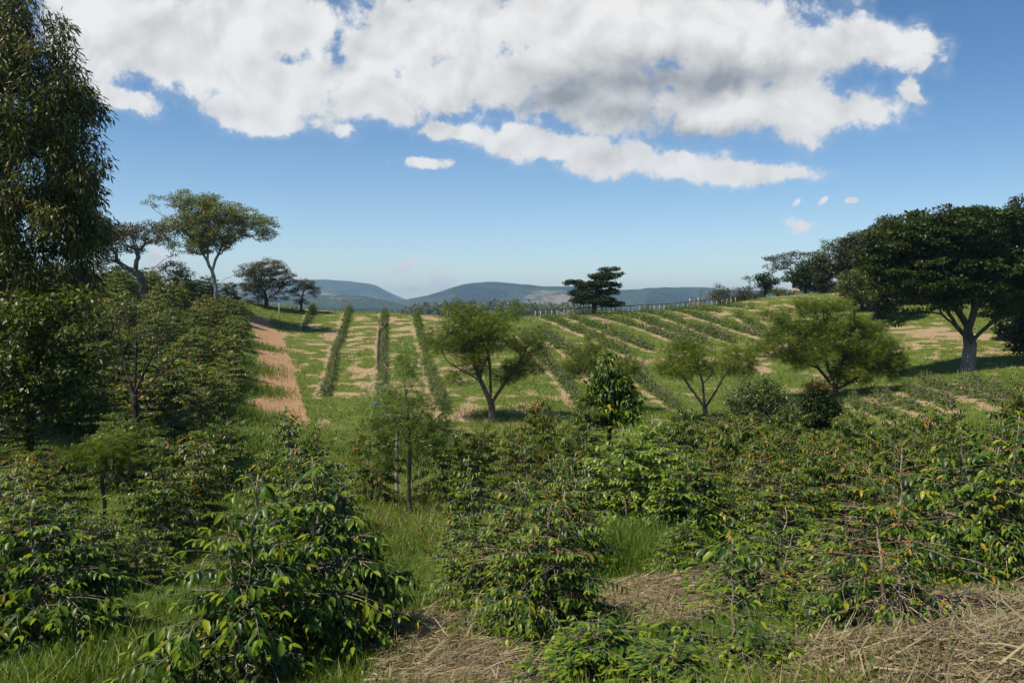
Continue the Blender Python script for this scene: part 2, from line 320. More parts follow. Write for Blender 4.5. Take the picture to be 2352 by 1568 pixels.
HEAPS = [tuple(at(*p[:2])[:2]) + (p[2],) for p in [(1000,1480,1.1),(1100,1560,.9),(1500,1375,1.0),(1640,1340,.8),(2170,1430,.8),(2300,1440,1.2),(2200,1520,1.0),(2330,1560,1.0),(1950,1540,.9),(1800,1560,.7),(2340,1380,.9)]]
def masks(x, y):
    inf = ((y > 36) & (y < 112) & (x > -30) & (x < 45)).astype(float)
    sl = np.clip((y - 33) / 6, 0, 1) * np.clip((112 - y) / 8, 0, 1) * np.clip((x + .17 * y + 10.5) / 1.5, 0, 1) * np.clip((46 - x) / 5, 0, 1)
    f1 = fbm(x, y, 1.25, 4, 11); f2 = fbm(x, y, 9, 3, 21)
    soil = sl * np.clip((f1 * .72 + f2 * .28 - .51) * 6 + .06 - .22 * (x > -2), 0, 1)
    for pl, _ in ROWW:
        d, sd = dline(x, y, pl); soil = np.maximum(soil, np.clip(1.05 - np.abs(sd - .55) / .42 + (f1 - .5) * 2.2, 0, .95) * (d < 1.6))
    # bare bank behind the giant tree
    b1 = at(2140, 765, 30)[:2]; bb = np.exp(-(((x - b1[0]) / 5) ** 2 + ((y - b1[1]) / 8) ** 2)); soil = np.maximum(soil, np.clip(bb * 1.3 + (f1 - .5) * 2.4 - .4, 0, 1))
    d, sd = dline(x, y, PATHW); n2 = (f1 - .5)
    wheel = np.maximum(np.clip(1.35 - np.abs(sd + .75) / .6 + n2 * 1.3, 0, 1), np.clip(1.35 - np.abs(sd - .75) / .6 + n2 * 1.3, 0, 1)) * (d < 2.4)
    mid = np.clip(1.2 - d / 1.2, 0, 1) * .45 * (f1 > .47)
    up = np.clip((y - 60) / 15, 0, 1)
    path = np.clip(np.maximum(wheel, mid) + (.35 + .4 * up) * np.clip(1.5 - d / 1.0, 0, 1), 0, 1)
    mul = np.zeros(x.shape)
    for hx, hy, hr in HEAPS: mul = np.maximum(mul, np.clip(1.5 - np.hypot(x - hx, (y - hy)) / hr * 1.0 + n2, 0, 1))
    return soil, path, mul, f1, f2
# ---------------------------------------------------------------- ground
ang = np.concatenate([np.linspace(-180, -48, 70)[:-1], np.linspace(-48, 48, 560), np.linspace(48, 180, 70)[1:-1]])
rr = np.concatenate([np.exp(np.linspace(math.log(.4), math.log(30), 190)), np.arange(30.3, 110, .36), np.exp(np.linspace(math.log(110.8), math.log(6650), 90))])
Ag, Rg = np.meshgrid(np.radians(ang), rr); gxv = Rg * np.sin(Ag); gyv = Rg * np.cos(Ag)
gz_ = hgt(gxv, gyv)
for hx, hy, hr in HEAPS: gz_ = gz_ + .09 * np.exp(-((gxv - hx) ** 2 + (gyv - hy) ** 2) / (hr * .7) ** 2)
gz_ = gz_ - np.clip(Rg - 1500, 0, None) * .015
soil, path, mul, f1, f2 = masks(gxv, gyv)
na, nr = len(ang), len(rr); V = np.stack([gxv, gyv, gz_], -1).reshape(-1, 3)
i = np.arange(nr - 1)[:, None] * na; j = np.arange(na)[None]; j2 = (j + 1) % na
q = np.stack([i + j, i + j2, i + na + j2, i + na + j], -1).reshape(-1)[:]
gm = newmesh('ground', V, q.reshape(-1, 4)[:, ::-1].ravel(), np.full(len(q) // 4, 4), smooth=True, attrs={'soil': soil.ravel(), 'path': path.ravel(), 'mulch': mul.ravel()})
m = bpy.data.materials.new('ground'); m.use_nodes = True; t = m.node_tree; t.nodes.clear()
tcn = nd(t, 'ShaderNodeTexCoord'); O = tcn.outputs['Object']
a1 = nd(t, 'ShaderNodeAttribute', attribute_name='soil').outputs['Fac']; a2 = nd(t, 'ShaderNodeAttribute', attribute_name='path').outputs['Fac']; a3 = nd(t, 'ShaderNodeAttribute', attribute_name='mulch').outputs['Fac']
nb = noise(t, O, .35, 5, .6); nf = noise(t, O, 7, 6, .7); nm = noise(t, O, 1.6, 5, .65)
gcol = mixc(t, smst(t, nm, .3, .7), (.06, .10, .012), (.13, .155, .025)); gcol = mixc(t, smst(t, nb, .55, .75), gcol, (.17, .17, .055)); gcol = mixc(t, smst(t, nf, .55, .8), gcol, (.16, .13, .06))
scol = mixc(t, smst(t, nf, .3, .75), (.27, .18, .10), (.43, .305, .18)); scol = mixc(t, smst(t, nm, .55, .75), scol, (.36, .27, .16))
ms = mth(t, 'ADD', a1, mth(t, 'ADD', mth(t, 'MULTIPLY', mth(t, 'SUBTRACT', nf, .5), 2.0), mth(t, 'MULTIPLY', mth(t, 'SUBTRACT', nm, .5), 1.2))); ms = smst(t, ms, .25, .80)
col = mixc(t, ms, gcol, scol)
mp_ = smst(t, mth(t, 'ADD', a2, mth(t, 'MULTIPLY', mth(t, 'SUBTRACT', nf, .5), .8)), .3, .7)
col = mixc(t, mp_, col, mixc(t, nf, (.29, .165, .08), (.39, .245, .13)))
mm = smst(t, mth(t, 'ADD', a3, mth(t, 'MULTIPLY', mth(t, 'SUBTRACT', nf, .5), .9)), .3, .7)
col = mixc(t, mm, col, mixc(t, nf, (.14, .09, .045), (.36, .27, .14)))
pb = nd(t, 'ShaderNodeBsdfPrincipled', inp={'Roughness': .95, 'Specular IOR Level': .15}); t.links.new(col, pb.inputs['Base Color'])
bp = nd(t, 'ShaderNodeBump', inp={0: .8, 1: .08}); t.links.new(noise(t, O, 14, 5, .7), bp.inputs['Height']); t.links.new(bp.outputs[0], pb.inputs['Normal'])
o = nd(t, 'ShaderNodeOutputMaterial'); t.links.new(pb.outputs[0], o.inputs[0])
tag(mk('ground', gm, m), kind='structure')

# ---------------------------------------------------------------- hills far away
RIDGES = [ # distance, width, silhouette
 (4200, 900, [(-900,690),(-300,660),(100,655),(330,650),(450,647),(520,650),(600,650),(660,645),(735,641),(800,644),(850,650),(880,662),(905,676),(930,686),(990,700),(1100,715)]),
 (3000, 700, [(-900,720),(860,712),(940,686),(1000,674),(1050,655),(1100,648),(1150,648),(1190,652),(1230,657),(1300,658),(1400,665),(1450,667),(1500,658),(1550,660),(1620,660),(1700,668),(1900,660),(2400,650),(3200,690)]),
 (2000, 380, [(-900,690),(300,690),(480,684),(600,680),(700,676),(780,676),(830,680),(880,690),(930,699),(1000,706),(1150,712),(1300,716),(1500,722),(3200,730)]),
 (1500, 260, [(-900,720),(350,715),(700,704),(900,712),(1050,706),(1180,700),(1300,708),(1450,716),(1700,719),(3200,730)]),
]
az = np.radians(np.linspace(-62, 62, 700)); hr_ = np.linspace(500, 6200, 170)
Az, Rh = np.meshgrid(az, hr_); hx_ = Rh * np.sin(Az); hy_ = Rh * np.cos(Az); hz = np.full(Az.shape, -70.0)
for R_, W_, sil in RIDGES:
    pa = np.array([math.atan((p[0] - CX) / F) for p in sil]); ph = np.array([(720 - p[1]) / F * math.cos(math.atan((p[0] - CX) / F)) * R_ for p in sil])
    h = np.interp(az, pa, ph); k = np.ones(9) / 9; h = np.convolve(np.pad(h, 4, 'edge'), k, 'valid') if R_ > 1800 else h
    d = (Rh - R_ - 200 * (fbm(hx_, hy_, 900, 3, R_) - .5)) / W_
    hh = -70 + (h[None] + 70) * np.exp(-d * d) * (1 - .6 * np.clip(-d * 1.3, 0, 1) * fbm(hx_, hy_, 420, 4, R_ + 3) * 1.6) + 9 * (fbm(hx_, hy_, 60, 2, 9) - .5)
    hz = np.maximum(hz, hh)
V = np.stack([hx_, hy_, hz], -1).reshape(-1, 3); na = len(az); nr = len(hr_)
i = np.arange(nr - 1)[:, None] * na; j = np.arange(na - 1)[None]
q = np.stack([i + j, i + na + j, i + na + j + 1, i + j + 1], -1).reshape(-1)
hm = newmesh('hills', V, q.reshape(-1, 4)[:, ::-1].ravel(), np.full(len(q) // 4, 4), smooth=True)
m = bpy.data.materials.new('hills'); m.use_nodes = True; t = m.node_tree; t.nodes.clear(); O = nd(t, 'ShaderNodeTexCoord').outputs['Object']
n1 = noise(t, O, .0030, 7, .66, .6); n2 = noise(t, O, .02, 4, .7)
col = mixc(t, smst(t, n1, .42, .5), (.010, .020, .012), (.04, .062, .028)); col = mixc(t, smst(t, n1, .56, .62), col, (.26, .20, .12)); col = mixc(t, smst(t, n2, .4, .75), col, (.03, .05, .02))
pb = nd(t, 'ShaderNodeBsdfPrincipled', inp={'Roughness': 1, 'Specular IOR Level': 0}); t.links.new(col, pb.inputs['Base Color'])
bp = nd(t, 'ShaderNodeBump', inp={0: .9, 1: 45}); t.links.new(n2, bp.inputs['Height']); t.links.new(bp.outputs[0], pb.inputs['Normal'])
o = nd(t, 'ShaderNodeOutputMaterial'); t.links.new(pb.outputs[0], o.inputs[0])
tag(mk('hills', hm, m), kind='structure')
# distant plantation of trees below the hills: one mass
def mass_forest():
    n = 5200; a = np.radians(RNG.uniform(-16, 22, n)); R_ = RNG.uniform(520, 900, n); x = R_ * np.sin(a); y = R_ * np.cos(a)
    zg = hgt(x, y); top = np.interp(np.degrees(a), [-16, -10, -6, 0, 5, 12, 22], [-16, -5, 4.5, 6.0, 2.5, -8, -12]) + RNG.normal(0, 1.6, n) + (R_ - 520) * .002
    P = []; A = []; Ln = []; Wd = []; rd = []
    for k in range(22):
        f = RNG.uniform(0, 1, n); r = 3.2 * (1 - f * .6); th = RNG.uniform(0, 6.28, n)
        P.append(np.stack([x + r * np.cos(th) * RNG.uniform(.2, 1, n), y + r * np.sin(th) * .8, top - 16 + f * 16], -1)); A.append(np.stack([np.cos(th), np.sin(th), RNG.uniform(.2, 1.6, n)], -1))
        Ln.append(RNG.uniform(2.0, 3.6, n)); Wd.append(RNG.uniform(1.2, 2.2, n)); rd.append(RNG.uniform(0, .8, n))
    P = np.concatenate(P); return newmesh('forest', *(lambda a: (a[0], a[1], a[2]))(L_ := leaves(P, np.concatenate(A), (0, -.5, 1), np.concatenate(Ln), np.concatenate(Wd), T_SIM, np.concatenate(rd))), rnd=L_[3])
tag(mk('distant_forest', mass_forest(), M['forest']), 'far-off dark band of plantation forest below the blue hills', 'forest', kind='stuff')

# ---------------------------------------------------------------- trees
def tree(name, label, cat, base, trunk, tr, lobes, leafmat, bark, T=T_SIM, spacing=.9, per=60, ll=.22, lw=.1, cr=.5, flat=.5, droop=0., tip=.010, wcost=.4, group=None, sides=8, bare=0., rlo=0., rhi=1., topfrac=None, seed=None, extra_base=None, shell=.0, forks=(), gap=0.):
    """base=(px,Y); trunk and lobes given as directions seen from the path at the tree's own distance, turned into metres there"""
    rg = np.random.default_rng(seed if seed is not None else abs(hash((base[0], base[1]))) % 99991)
    px, Y = base; b = gp(px, Y) if extra_base is None else np.array(extra_base); s = Y / F
    root = thing(name, label, cat, tuple(b), group)
    tp = [np.array((0, 0, -.25))] + [wp(p[0], p[1], Y + (p[2] if len(p) > 2 else 0)) - b for p in trunk]
    tp = np.array(tp); seg = []
    for a, c in zip(tp[:-1], tp[1:]):
        k = max(2, int(np.linalg.norm(c - a) / .35)); 
        for u in np.linspace(0, 1, k, endpoint=False): seg.append(a + (c - a) * u)
    seg.append(tp[-1]); seg = np.array(seg); seg[1:-1] += rg.normal(0, min(tr, .15) * .06, (len(seg) - 2, 3))
    targets = []
    for lb in lobes:
        cx, cy, rx, ry = lb[:4]; dy = lb[4] if len(lb) > 4 else 0; c = wp(cx, cy, Y + dy) - b; R3 = np.array((rx * s, (lb[5] if len(lb) > 5 else rx * s * .85), ry * s))
        nn = max(3, int(4.19 * R3.prod() / (spacing ** 3 * .6))); nn = min(nn, 400)
        u = nrm(rg.normal(size=(nn, 3))) * (rg.uniform(shell, 1, (nn, 1)) ** (1 / 2.4)); targets.append(c + u * R3)
    T_ = np.concatenate(targets); T_ = T_[T_[:, 2] > .15]
    if gap: T_ = T_[vnoise(T_[:, 0] / 1.0 + T_[:, 1] / 1.7 + 50, T_[:, 2] / .7 + T_[:, 1] / 1.9 + 50, 3) > gap]
    # thin out close ones
    keep = []
    for p in T_[rg.permutation(len(T_))]:
        if all(np.sum((p - k) ** 2) > (spacing * .55) ** 2 for k in keep): keep.append(p)
    T_ = np.array(keep)
    nodes = [p for p in seg]; par = [-1] + list(range(len(seg) - 1)); plen = [0.]
    for a, c in zip(seg[:-1], seg[1:]): plen.append(plen[-1] + np.linalg.norm(c - a))
    fchains = []; allp = [p for p in seg]
    for fk in forks:
        q = [wp(p[0], p[1], Y + (p[2] if len(p) > 2 else 0)) - b for p in fk]; k = int(np.argmin([np.sum((a - q[0]) ** 2) for a in allp])); ch = [k]; last = allp[k]
        for a in q[1:]:
            n_s = max(1, int(np.linalg.norm(a - last) / .4))
            for u in range(1, n_s + 1):
                allp.append(last + (a - last) * u / n_s + rg.normal(0, tr * .12, 3)); par.append(ch[-1]); plen.append(plen[ch[-1]] + np.linalg.norm(allp[-1] - allp[ch[-1]])); ch.append(len(allp) - 1)
            last = a
        fchains.append(ch)
    ns0 = len(seg)
    lo = int(len(seg) * .55) if topfrac is None else int(len(seg) * topfrac)
    NA = np.zeros((len(allp) + len(T_) * 6, 3)); NL = np.zeros(len(NA)); NA[:len(allp)] = allp; NL[:len(allp)] = plen; cnt = len(allp)
    NL[:lo] = 1e6; chains = []
    for p in T_[np.argsort(np.linalg.norm(T_ - seg[-1], axis=1))]:
        d = np.linalg.norm(NA[:cnt] - p, axis=1) + wcost * NL[:cnt] + np.where(NA[:cnt, 2] > p[2] + .3, .6 * (NA[:cnt, 2] - p[2]), 0); k = int(np.argmin(d))
        q0 = NA[k]; L0 = np.linalg.norm(p - q0); ns = min(5, max(2, int(L0 / .45))); prev = k; ch = [k]
        for u in range(1, ns + 1):
            f = u / ns; w = q0 + (p - q0) * f
            if u < ns: w = w + np.array((0, 0, -.10 * L0 * math.sin(math.pi * f) * (1 if droop <= 0 else -1))) + rg.normal(0, .045 * L0, 3)
            NA[cnt] = w; NL[cnt] = NL[prev] + L0 / ns if NL[prev] < 1e5 else plen[min(prev, len(plen) - 1)] + L0 / ns; par.append(prev); prev = cnt; ch.append(cnt); cnt += 1
        chains.append(ch)
    ar = np.full(cnt, 0.0); tips = {c[-1] for c in chains}
    hs_ = np.zeros(cnt)
    for k in range(cnt - 1, -1, -1):
        if hs_[k] == 0: hs_[k] = 1
        if par[k] >= 0: hs_[par[k]] += hs_[k] if k >= len(seg) or par[k] >= 0 else 0
    # hs_ counts descendants; radius by power law, fitted so the trunk foot matches
    ex = math.log(tr / tip) / math.log(max(hs_[0], 3)); rad = tip * hs_ ** ex
    rs = rad[:len(seg)].copy(); fl = 1 + .45 * np.exp(-np.arange(len(seg)) * .35 / max(tr * 2.2, .1)); paths = [(seg, rs * fl)]
    for ch in fchains + chains:
        r = rad[ch].copy(); r[0] = min(r[0], r[1] * 1.25); paths.append((NA[ch], r))
    V, Lp, Sz = tubes(paths, sides); tm = newmesh('trunk', V, Lp, Sz, smooth=True)
    parts = [mk('trunk', tm, bark, root)]
    if leafmat is not None and per > 0:
        sel = T_[rg.uniform(size=len(T_)) >= bare]; n = len(sel) * per; ctr = np.repeat(sel, per, 0)
        u = nrm(rg.normal(size=(n, 3))) * rg.uniform(0, 1, (n, 1)) ** .5; off = u * np.array((cr, cr, cr * flat)); P = ctr + off
        ax = u * np.array((1, 1, .5)) + rg.normal(0, .45, (n, 3)); ax[:, 2] -= droop
        up = np.tile(np.array((0., 0., 1.)), (n, 1)) + rg.normal(0, .35, (n, 3)); 
        if droop > 1: up = rg.normal(0, 1, (n, 3))
        cl = np.repeat(rg.uniform(-.16, .16, len(sel)), per)
        A4 = leaves(P, ax, up, ll * rg.uniform(.7, 1.25, n), lw * rg.uniform(.7, 1.25, n), T, np.clip(rlo + (rhi - rlo) * rg.beta(2.2, 2.2, n) + cl, 0, 1))
        parts.append(mk('crown', newmesh('crown', A4[0], A4[1], A4[2], rnd=A4[3]), leafmat, root))
    CH[root.name] = parts; return root

def ptop(px, Y, top): return wp(px, top, Y)[2]
# ---- big leafy trees at the left
tree('eucalyptus', 'tall dense eucalyptus with drooping narrow leaves filling the left edge', 'tree', (8, 22), [(8, 950), (5, 700), (12, 450), (20, 200), (40, 60)], .15,
     [(20,40,90,60),(60,100,110,70),(100,140,75,60),(60,240,160,90),(140,260,75,80),(80,380,150,100),(190,420,60,85),(60,520,170,100),(180,540,70,70),(60,640,150,60),(150,650,60,50),(-90,120,120,100),(-110,300,150,120),(-120,500,150,130),(-100,650,130,60),(30,0,60,50),(0,730,90,40),(-40,560,90,80),(120,600,80,60)],
     M['euc'], M['bark_pale'], T_LNG, gap=.27, spacing=.55, per=150, ll=.19, lw=.038, cr=.38, flat=1.25, droop=1.1, tip=.006, wcost=.2, topfrac=.15, seed=3, shell=.25)
tree('shade_tree', 'dark leafy tree in shade low at the left edge under the eucalyptus', 'tree', (70, 20), [(70, 930), (80, 860)], .09,
     [(20,900,120,60),(130,920,80,40),(80,730,100,50),(160,700,60,40),(60,810,110,60),(170,830,70,45),(-40,760,70,80),(90,880,90,35)], M['yellowleaf'], M['bark_dark'], T_SIM, spacing=.5, per=80, ll=.16, lw=.075, cr=.42, flat=.6, droop=.3, seed=4, rhi=.8)
tree('shade_tree', 'bushy dark tree between the eucalyptus and the bare-branched tree', 'tree', (215, 35), [(215, 900), (220, 840)], .10,
     [(330,880,70,40),(215,745,60,45),(170,800,60,50),(240,810,60,50),(200,860,70,35),(290,720,35,25)], M['yellowleaf'], M['bark_dark'], T_SIM, spacing=.5, per=80, ll=.16, lw=.08, cr=.42, flat=.6, droop=.3, seed=5)
tree('bare_tree', 'dark many-branched tree with thin sparse leaves rising from the left shade', 'tree', (310, 28), [(312, 960), (310, 920), (308, 905)], .12,
     [(300,760,80,60),(240,760,50,50),(360,770,60,60),(420,810,35,55),(250,830,50,50),(330,830,70,50),(290,700,60,25),(390,860,30,30)], M['dark'], M['bark_dark'], T_SIM, spacing=.55, per=13, ll=.10, lw=.045, cr=.3, flat=.6, tip=.009, wcost=.7, seed=6, topfrac=.95, forks=[[(308,912),(270,860),(225,790),(205,730)],[(308,905),(290,850),(272,770),(262,705)],[(308,905),(312,840),(314,750)],[(310,905),(335,850),(368,785),(398,715)],[(311,925),(345,880),(400,830),(440,760)],[(290,850),(300,790),(290,720)]])
tree('gnarly_tree', 'thick-limbed gnarly tree with pinkish bark behind the eucalyptus crown', 'tree', (326, 72), [(326, 655), (322, 630), (296, 618), (272, 602)], .34,
     [(285,535,70,22),(250,560,45,28),(345,525,45,16),(375,545,40,20),(240,600,35,30),(300,560,40,25),(225,560,30,40),(405,575,14,18)], M['dry'], M['bark'], T_SIM, spacing=.75, per=60, ll=.19, lw=.10, cr=.55, flat=.5, tip=.016, wcost=.3, seed=7, topfrac=.35)
tree('umbrella_tree', 'tall flat-topped tree with pale forked trunk on the left ridge', 'tree', (494, 80), [(496, 665), (492, 640), (488, 622)], .19,
     [(365,470,40,9),(615,515,35,9),(590,535,50,10),(385,452,36,7),(430,470,50,16),(470,462,60,16),(500,490,90,26),(420,440,22,6),(600,500,30,8),(480,540,90,22),(565,505,60,15),(600,520,32,10),(450,510,70,22),(530,530,70,20),(400,520,50,16),(590,545,40,10),(440,560,60,25),(500,560,50,15),(430,445,30,7)],
     M['crown_green'], M['bark_pale'], T_SIM, gap=.36, spacing=.58, per=34, ll=.18, lw=.10, cr=.42, flat=.45, tip=.018, wcost=.4, seed=8, topfrac=.9, forks=[[(490,630),(476,600),(455,560),(432,520)],[(490,622),(496,595),(512,565),(545,530)],[(494,655),(518,640),(548,628)],[(455,560),(420,545),(400,520)],[(476,600),(480,550),(480,500)]])
tree('small_tree', 'small loose dark tree under the left side of the flat-topped tree', 'tree', (408, 75), [(410, 680), (405, 650)], .10,
     [(400,615,35,18),(425,635,28,22),(390,640,22,18),(430,665,25,20)], M['forest'], M['bark_dark'], spacing=.6, per=50, ll=.16, lw=.09, cr=.45, seed=9)
tree('ridge_tree', 'broad brownish tree on the ridge beside the top of the dirt track', 'tree', (612, 91), [(612, 690), (608, 670)], .22,
     [(610,615,50,22),(575,630,32,24),(645,635,32,26),(600,655,45,25),(570,665,18,30),(640,680,20,16),(655,655,18,22),(585,688,22,12)], M['dry'], M['bark_dark'], spacing=.72, per=80, ll=.16, lw=.09, cr=.5, droop=.3, seed=10, rhi=.8)
tree('ridge_tree', 'small brownish round tree on the ridge, right of the broad one', 'tree', (692, 93), [(692, 695), (695, 680)], .13,
     [(700,655,30,14),(680,668,18,14),(720,668,16,14),(690,695,18,9)], M['dry'], M['bark_dark'], spacing=.62, per=80, ll=.15, lw=.085, cr=.45, droop=.3, seed=11, rhi=.8)
tree('seedling_tree', 'tiny nearly leafless tree on the ridge above the second row', 'tree', (786, 95), [(786, 705), (786, 698)], .05, [(786,690,14,6)], M['dry'], M['bark_pale'], spacing=.45, per=14, ll=.13, lw=.07, cr=.3, seed=12)
tree('bare_sapling', 'thin leafless tree with upright forked branches standing by a planted row', 'tree', (868, 62), [(869, 790), (871, 765), (873, 755)], .09, [(875,735,20,22),(862,725,8,25),(890,745,8,14)], M['dry'], M['bark'], spacing=.42, per=2, ll=.12, lw=.06, cr=.2, tip=.014, wcost=.0, seed=13, topfrac=.75)
tree('bare_shrub', 'pale dead shrub of bare twigs behind the light green sapling', 'shrub', (912, 23), [(912, 1000), (905, 960)], .05, [(860,880,45,28),(880,930,45,25),(900,850,25,35),(835,870,20,20)], M['dry'], M['bark_pale'], spacing=.34, per=3, ll=.05, lw=.02, cr=.2, tip=.006, wcost=.0, seed=14)
# ---- feathery trees in the middle
FT = dict(gap=.38, T=T_FRD, ll=.26, lw=.20, flat=.5, tip=.010)
tree('feathery_tree', 'large open feathery tree with forked trunk in the centre of the field', 'tree', (1130, 42), [(1130, 940), (1127, 915)], .17,
     [(1060,712,40,18),(1180,715,38,20),(1110,745,110,30),(1020,770,50,28),(1200,775,60,30),(1090,800,110,38),(1210,830,55,34),(1005,840,30,24),(1150,855,70,26),(1060,862,40,22),(1245,790,22,25),(1040,690,18,8)],
     M['feather'], M['bark'], spacing=.46, per=26, cr=.32, wcost=.45, seed=20, forks=[[(1126,930),(1105,875),(1080,820),(1050,780),(1035,750)],[(1126,915),(1126,850),(1120,800),(1130,745)],[(1128,925),(1165,870),(1195,830),(1215,790)],[(1105,875),(1060,850),(1030,830)]], **FT)
tree('feathery_tree', 'small forked feathery tree with drooping left tuft, right of centre', 'tree', (1620, 40), [(1620, 945), (1618, 930)], .11,
     [(1600,800,80,20),(1520,830,42,28),(1680,820,60,28),(1600,845,90,28),(1535,885,12,25),(1700,850,40,20),(1560,800,40,18)], M['feather'], M['bark'], spacing=.44, per=28, cr=.32, wcost=.45, seed=21, forks=[[(1618,935),(1585,890),(1560,850)],[(1618,930),(1615,880),(1600,830)],[(1618,935),(1645,895),(1670,850)]], **FT)
tree('feathery_tree', 'mid-green feathery tree crown half hidden behind the broad-leaved conical tree', 'tree', (1395, 44), [(1395, 900), (1392, 870)], .10,
     [(1320,820,48,34),(1390,800,55,30),(1440,835,45,30),(1385,765,13,14),(1350,850,50,22),(1300,850,24,20)], M['feather'], M['bark'], spacing=.46, per=30, cr=.33, wcost=.5, seed=22, **FT)
tree('feathery_tree', 'widest dense feathery tree with many low trunks, left of the giant tree', 'tree', (1920, 46), [(1920, 895), (1915, 870)], .16,
     [(1860,705,60,22),(1920,700,45,20),(1790,725,45,25),(1830,770,80,32),(1940,760,90,35),(1990,810,85,42),(1890,820,90,40),(2045,840,40,38),(1800,800,55,28),(1740,800,25,18),(1950,855,70,25),(1780,690,20,10)],
     M['feather'], M['bark_dark'], spacing=.46, per=32, cr=.34, wcost=.5, seed=23, topfrac=.9, forks=[[(1918,900),(1880,845),(1850,800),(1830,770)],[(1918,895),(1900,840),(1895,790)],[(1920,895),(1932,840),(1950,790)],[(1920,900),(1965,870),(2015,840)],[(1880,845),(1840,830),(1800,800)]], **FT)
tree('feathery_tree', 'young feathery tree with thin branches in the lower right field', 'tree', (2312, 37), [(2312, 925), (2312, 905)], .05, [(2290,868,22,12),(2330,885,30,14),(2345,905,25,15)], M['feather'], M['bark'], spacing=.5, per=18, cr=.4, seed=24, **FT)
tree('feathery_sapling', 'light green feathery sapling with a thin straight trunk in the grassy gap', 'tree', (940, 18.5), [(940, 1110), (941, 1020), (936, 940), (930, 880)], .045,
     [(935,850,40,50),(900,920,55,40),(975,930,50,40),(870,985,45,32),(940,990,65,40),(1005,1000,45,36),(1040,985,25,25),(880,1050,30,28),(985,1055,35,22),(920,810,15,20)],
     M['sapling'], M['bark'], T=T_FRD, spacing=.28, per=24, ll=.22, lw=.13, cr=.26, flat=.6, tip=.004, wcost=.35, seed=25, topfrac=.3, bare=.1)
tree('feathery_sapling', 'small feathery sapling with flat blue-green crown at lower left', 'tree', (243, 14.5), [(240, 1150), (234, 1105), (244, 1060)], .035,
     [(255,1030,55,20),(200,1045,55,16),(290,1050,40,18),(165,1060,30,10),(240,1065,50,14),(260,1005,30,12)], M['feather'], M['bark'], T=T_FRD, spacing=.2, per=40, ll=.16, lw=.09, cr=.2, flat=.35, tip=.003, wcost=.1, seed=26, topfrac=.5)
tree('broadleaf_tree', 'conical dark tree with big glossy drooping leaves in front of the field', 'tree', (1400, 33), [(1400, 940), (1398, 880), (1396, 830)], .10,
     [(1396,825,16,26),(1396,870,42,28),(1370,915,40,30),(1430,915,42,32),(1400,945,70,30),(1400,885,40,30),(1345,950,22,22)], M['coffee'], M['bark_dark'], T_COF, spacing=.36, per=32, ll=.26, lw=.085, cr=.34, flat=.7, droop=.7, seed=27, topfrac=.15)
tree('grey_green_shrub', 'rounded greyish green shrub with small leaves beside the red-topped shrub', 'shrub', (1745, 32), [(1745, 985), (1742, 950)], .08,
     [(1745,890,45,28),(1720,925,60,35),(1780,930,45,35),(1745,960,85,32),(1690,965,30,25)], M['olive'], M['bark_dark'], T_SIM, spacing=.36, per=46, ll=.13, lw=.06, cr=.3, flat=.7, seed=28)
tree('dark_shrub', 'dark glossy shrub with reddish new leaves on top', 'shrub', (1885, 36), [(1885, 975), (1884, 940)], .08,
     [(1880,900,30,20),(1860,935,32,30),(1905,935,35,30),(1885,960,48,26)], M['dark'], M['bark_dark'], T_SIM, spacing=.36, per=70, ll=.16, lw=.07, cr=.32, flat=.7, seed=29)
rs_ = bpy.data.objects['dark_shrub']; n = 280; c0 = wp(1878, 892, 36) - np.array(rs_.location); u = RNG.normal(0, 1, (n, 3)) * (.32, .3, .16)
A4 = leaves(c0 + u, u + (0, 0, .4), RNG.normal(0, .4, (n, 3)) + (0, 0, 1), RNG.uniform(.1, .17, n), .06, T_SIM, RNG.uniform(0, 1, n)); mk('new_leaves', newmesh('new_leaves', *A4[:3], rnd=A4[3]), M['redleaf'], rs_)
# ---- right side: giant tree, woods, ridge trees
FL = dict(T=T_SIM, flat=.22)
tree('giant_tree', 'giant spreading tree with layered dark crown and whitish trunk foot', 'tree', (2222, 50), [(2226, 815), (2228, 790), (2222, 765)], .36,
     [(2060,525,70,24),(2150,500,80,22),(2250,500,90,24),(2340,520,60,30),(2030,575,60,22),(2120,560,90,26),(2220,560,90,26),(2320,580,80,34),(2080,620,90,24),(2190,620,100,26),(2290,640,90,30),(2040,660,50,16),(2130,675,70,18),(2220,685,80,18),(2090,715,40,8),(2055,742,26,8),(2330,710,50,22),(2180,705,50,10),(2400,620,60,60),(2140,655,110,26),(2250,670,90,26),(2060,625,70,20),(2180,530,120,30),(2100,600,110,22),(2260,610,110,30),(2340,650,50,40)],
     M['dark'], M['bark_giant'], gap=.30, spacing=.7, per=76, ll=.24, lw=.14, cr=.62, tip=.016, wcost=.4, seed=30, topfrac=.9, forks=[[(2222,780),(2195,748),(2160,722),(2110,714),(2068,742)],[(2222,770),(2212,730),(2185,690),(2140,640)],[(2224,765),(2236,720),(2240,650)],[(2228,795),(2262,755),(2295,728),(2330,690)],[(2195,748),(2170,690),(2100,650)]], rlo=.32, **FL)
